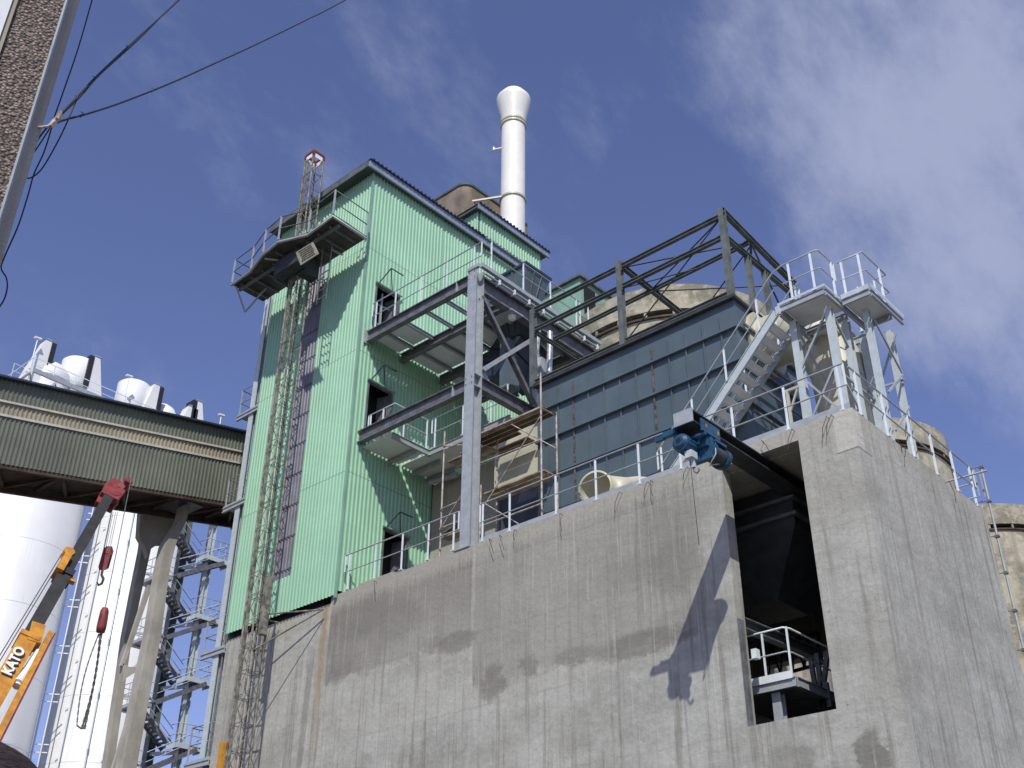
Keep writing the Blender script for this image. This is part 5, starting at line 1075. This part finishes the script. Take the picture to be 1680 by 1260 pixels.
# cables
DC = 7.9
def cpt(px, py, D=DC): return atD(px, py, D)
def spline(pts, n_=10):
    out = []
    for i in range(len(pts)-1):
        p0, p1, p2, p3 = pts[max(i-1, 0)], pts[i], pts[i+1], pts[min(i+2, len(pts)-1)]
        for k in range(n_):
            t = k/n_; out.append(.5*((2*p1)+(p2-p0)*t+(2*p0-5*p1+4*p2-p3)*t*t+(3*p1-p0-3*p2+p3)*t**3))
    return out+[pts[-1]]
CG = 'dark overhead cables tied to the corner of the near building'
def cable(label, pl_, r_, ties=()):
    P_ = spline([cpt(*q_) for q_ in pl_]); root = thing('overhead_cable', label, 'cable', tuple(P_[0]), CG)
    MB().path(P_, r_, 6).obj('cable', 'rubber', root)
    for i in ties:
        a_ = P_[i]; MB().path([a_+V((0, 0, -.02)), a_+RT*.015+V((0, 0, .03)), a_-RT*.01+V((0, 0, .045))], .005, 5).obj('tie', 'steel_dark', root)
    return root
cable('thick double overhead cable running up to the top edge left of centre', [(82, 205, 7.7), (128, 158), (162, 122, 8.4), (228, 60, 9.6), (298, -4, 11), (420, -120, 13.5)], .0095, (9, 18, 27))
cable('second strand hugging the thick overhead cable', [(80, 207, 7.7), (130, 160, 8.0), (164, 122, 8.5), (230, 62, 9.7), (296, -4, 11.1), (418, -120, 13.6)], .008)
cable('longest overhead cable sagging away to the upper right', [(82, 206, 7.7), (105, 197), (142, 187, 8.1), (200, 168, 8.6), (281, 136, 9.4), (350, 105, 10.2), (420, 73, 11), (500, 34, 12), (570, -2, 13), (760, -110, 16)], .0095, (18, 36, 55))
cable('thin cable coming steeply down from the top edge along the corner', [(170, -70), (151, 0), (128, 80), (104, 150), (90, 190), (84, 212)], .006)
cable('thin cable hanging down from the tie point to the left edge', [(84, 212), (72, 250), (56, 285), (46, 320), (30, 370), (8, 420), (2, 440), (10, 455), (12, 470), (8, 488), (0, 502), (-16, 520)], .006)
cable('cable loop hanging beside the smooth concrete corner', [(128, 158), (112, 196), (95, 232), (70, 275), (52, 291), (42, 290), (41, 276), (52, 256), (66, 235), (82, 210)], .006)
cable('short cable bundle curving from the tie point to the wall', [(90, 195), (70, 218), (56, 240), (48, 262)], .007)
br0 = cpt(66, 209, 7.6); br1 = cpt(80, 207, 7.7)
bk = thing('wall_hook', 'small rusty wall hook holding the bundle of overhead cables', 'hook', tuple(br0))
MB().path([br0-RT*.05, br0, br1, cpt(88, 200, 7.7)], .012, 6).bar(cpt(82, 208, 7.69), cpt(100, 188, 7.75), .035, .03).bar(cpt(92, 196, 7.7), cpt(98, 184, 7.7), .05, .02).obj('hook', 'tube_rust', bk)
# ================================================================== PERSON (only the crown of the head enters the picture)
hc = atD(-62, 1372, 1.25)
hr = .098
ht_ = atD(10, 1212, 1.22)
pz = ht_.z
pr_ = thing('person', 'person with short dark brown hair, only the crown of the head showing', 'person', (hc.x, hc.y, 0))
HC = V((hc.x, hc.y, pz-.125))
bm = bmesh.new(); sk = bm.verts.layers.skin.verify()
def J(x_, y_, z_, rx, ry=None):
    v_ = bm.verts.new((x_, y_, z_)); v_[sk].radius = (rx, ry or rx); return v_
body_h = pz
k_ = body_h/1.80
pel = J(0, 0, .95*k_, .15, .12); ab = J(0, 0, 1.12*k_, .14, .10); chs = J(0, 0, 1.32*k_, .17, .115); nk = J(0, 0, 1.50*k_, .06); nk2 = J(0, .01, 1.58*k_, .055)
head = J(0, .01, 1.64*k_, .06)
root_v = pel
for a_, b_ in ((pel, ab), (ab, chs), (chs, nk), (nk, nk2), (nk2, head)): bm.edges.new((a_, b_))
for sgn in (-1, 1):
    sh = J(sgn*.18, 0, 1.44*k_, .065); el_ = J(sgn*.23, .0, 1.15*k_, .045); wr_ = J(sgn*.24, .08, .90*k_, .03); hn = J(sgn*.24, .10, .81*k_, .035, .02)
    hp_ = J(sgn*.095, 0, .88*k_, .095); kn = J(sgn*.11, .01, .50*k_, .06); an = J(sgn*.12, 0, .09*k_, .042); to = J(sgn*.13, .16, .04*k_, .04)
    for a_, b_ in ((chs, sh), (sh, el_), (el_, wr_), (wr_, hn), (pel, hp_), (hp_, kn), (kn, an), (an, to)): bm.edges.new((a_, b_))
    for i in range(5):
        fz = J(sgn*(.24-.0), .10+.022*(i-2), (.745+.01*abs(i-2))*k_ if i else .80*k_, .009); fy = J(sgn*.235, .115+.022*(i-2), (.70+.015*abs(i-2))*k_ if i else .765*k_, .008)
        bm.edges.new((hn, fz)); bm.edges.new((fz, fy))
for v_ in bm.verts: v_[sk].use_root = False
root_v[sk].use_root = True
me = bpy.data.meshes.new('body'); bm.to_mesh(me); bm.free()
po = bpy.data.objects.new('body', me); S.collection.objects.link(po); po.parent = pr_
md = po.modifiers.new('skin', 'SKIN'); md.use_smooth_shade = True; po.modifiers.new('sub', 'SUBSURF').levels = 1
me.materials.append(M['shirt'])
def blob(name, c_, rx, ry, rz, mt, cut=None, seg=32, jit=0.):
    bm = bmesh.new(); bmesh.ops.create_uvsphere(bm, u_segments=seg, v_segments=seg//2, radius=1)
    if cut: bmesh.ops.delete(bm, geom=[v_ for v_ in bm.verts if cut(v_.co)], context='VERTS')
    for v_ in bm.verts:
        n_ = 1+jit*(random.random()-.5); v_.co = V((v_.co.x*rx*n_, v_.co.y*ry*n_, v_.co.z*rz*n_))+c_-V(pr_['_o'])
    for f_ in bm.faces: f_.smooth = True
    me = bpy.data.meshes.new(name); bm.to_mesh(me); bm.free(); me.materials.append(M[mt]); o = bpy.data.objects.new(name, me); S.collection.objects.link(o); o.parent = pr_; return o
blob('head', HC, .078, .098, .118, 'skin')
blob('nose', HC+V((0, .10, -.02)), .014, .022, .022, 'skin', seg=12)
for sgn in (-1, 1): blob('ear', HC+V((sgn*.08, 0, -.01)), .012, .022, .034, 'skin', seg=12); blob('eye', HC+V((sgn*.032, .086, .01)), .013, .012, .009, 'white', seg=12)
blob('mouth', HC+V((0, .09, -.062)), .024, .01, .007, 'redpaint', seg=12)
random.seed(2)
hair = blob('hair', HC+V((0, -.008, .010)), .087, .106, .118, 'hair', cut=lambda c_: c_.z < -.1 and c_.y > -.2 or (c_.y > .55 and c_.z < .45), seg=48, jit=.03)
mb = MB()
for i in range(2600):
    t = random.uniform(0, 2*math.pi); zc = random.uniform(.0, 1); r_ = math.sqrt(1-zc*zc)
    n_ = V((r_*math.cos(t)*.087, r_*math.sin(t)*.106, zc*.118)); c_ = HC+V((0, -.008, .010))+n_; d_ = n_.normalized()
    tg = (V((-d_.y, d_.x, 0))*random.uniform(-.6, .6)+V((0, 1, 0))-d_*d_.y).normalized() if abs(d_.y) < .9 else V((0, 0, 1))
    e_ = c_+tg*.016+d_*random.uniform(.003, .008); mb.add([c_-tg.cross(d_)*.0003, c_+tg.cross(d_)*.0003, e_], [(0, 1, 2)])
NOFLIP.add('strands'); hs_ = mb.obj('strands', 'hair', pr_)
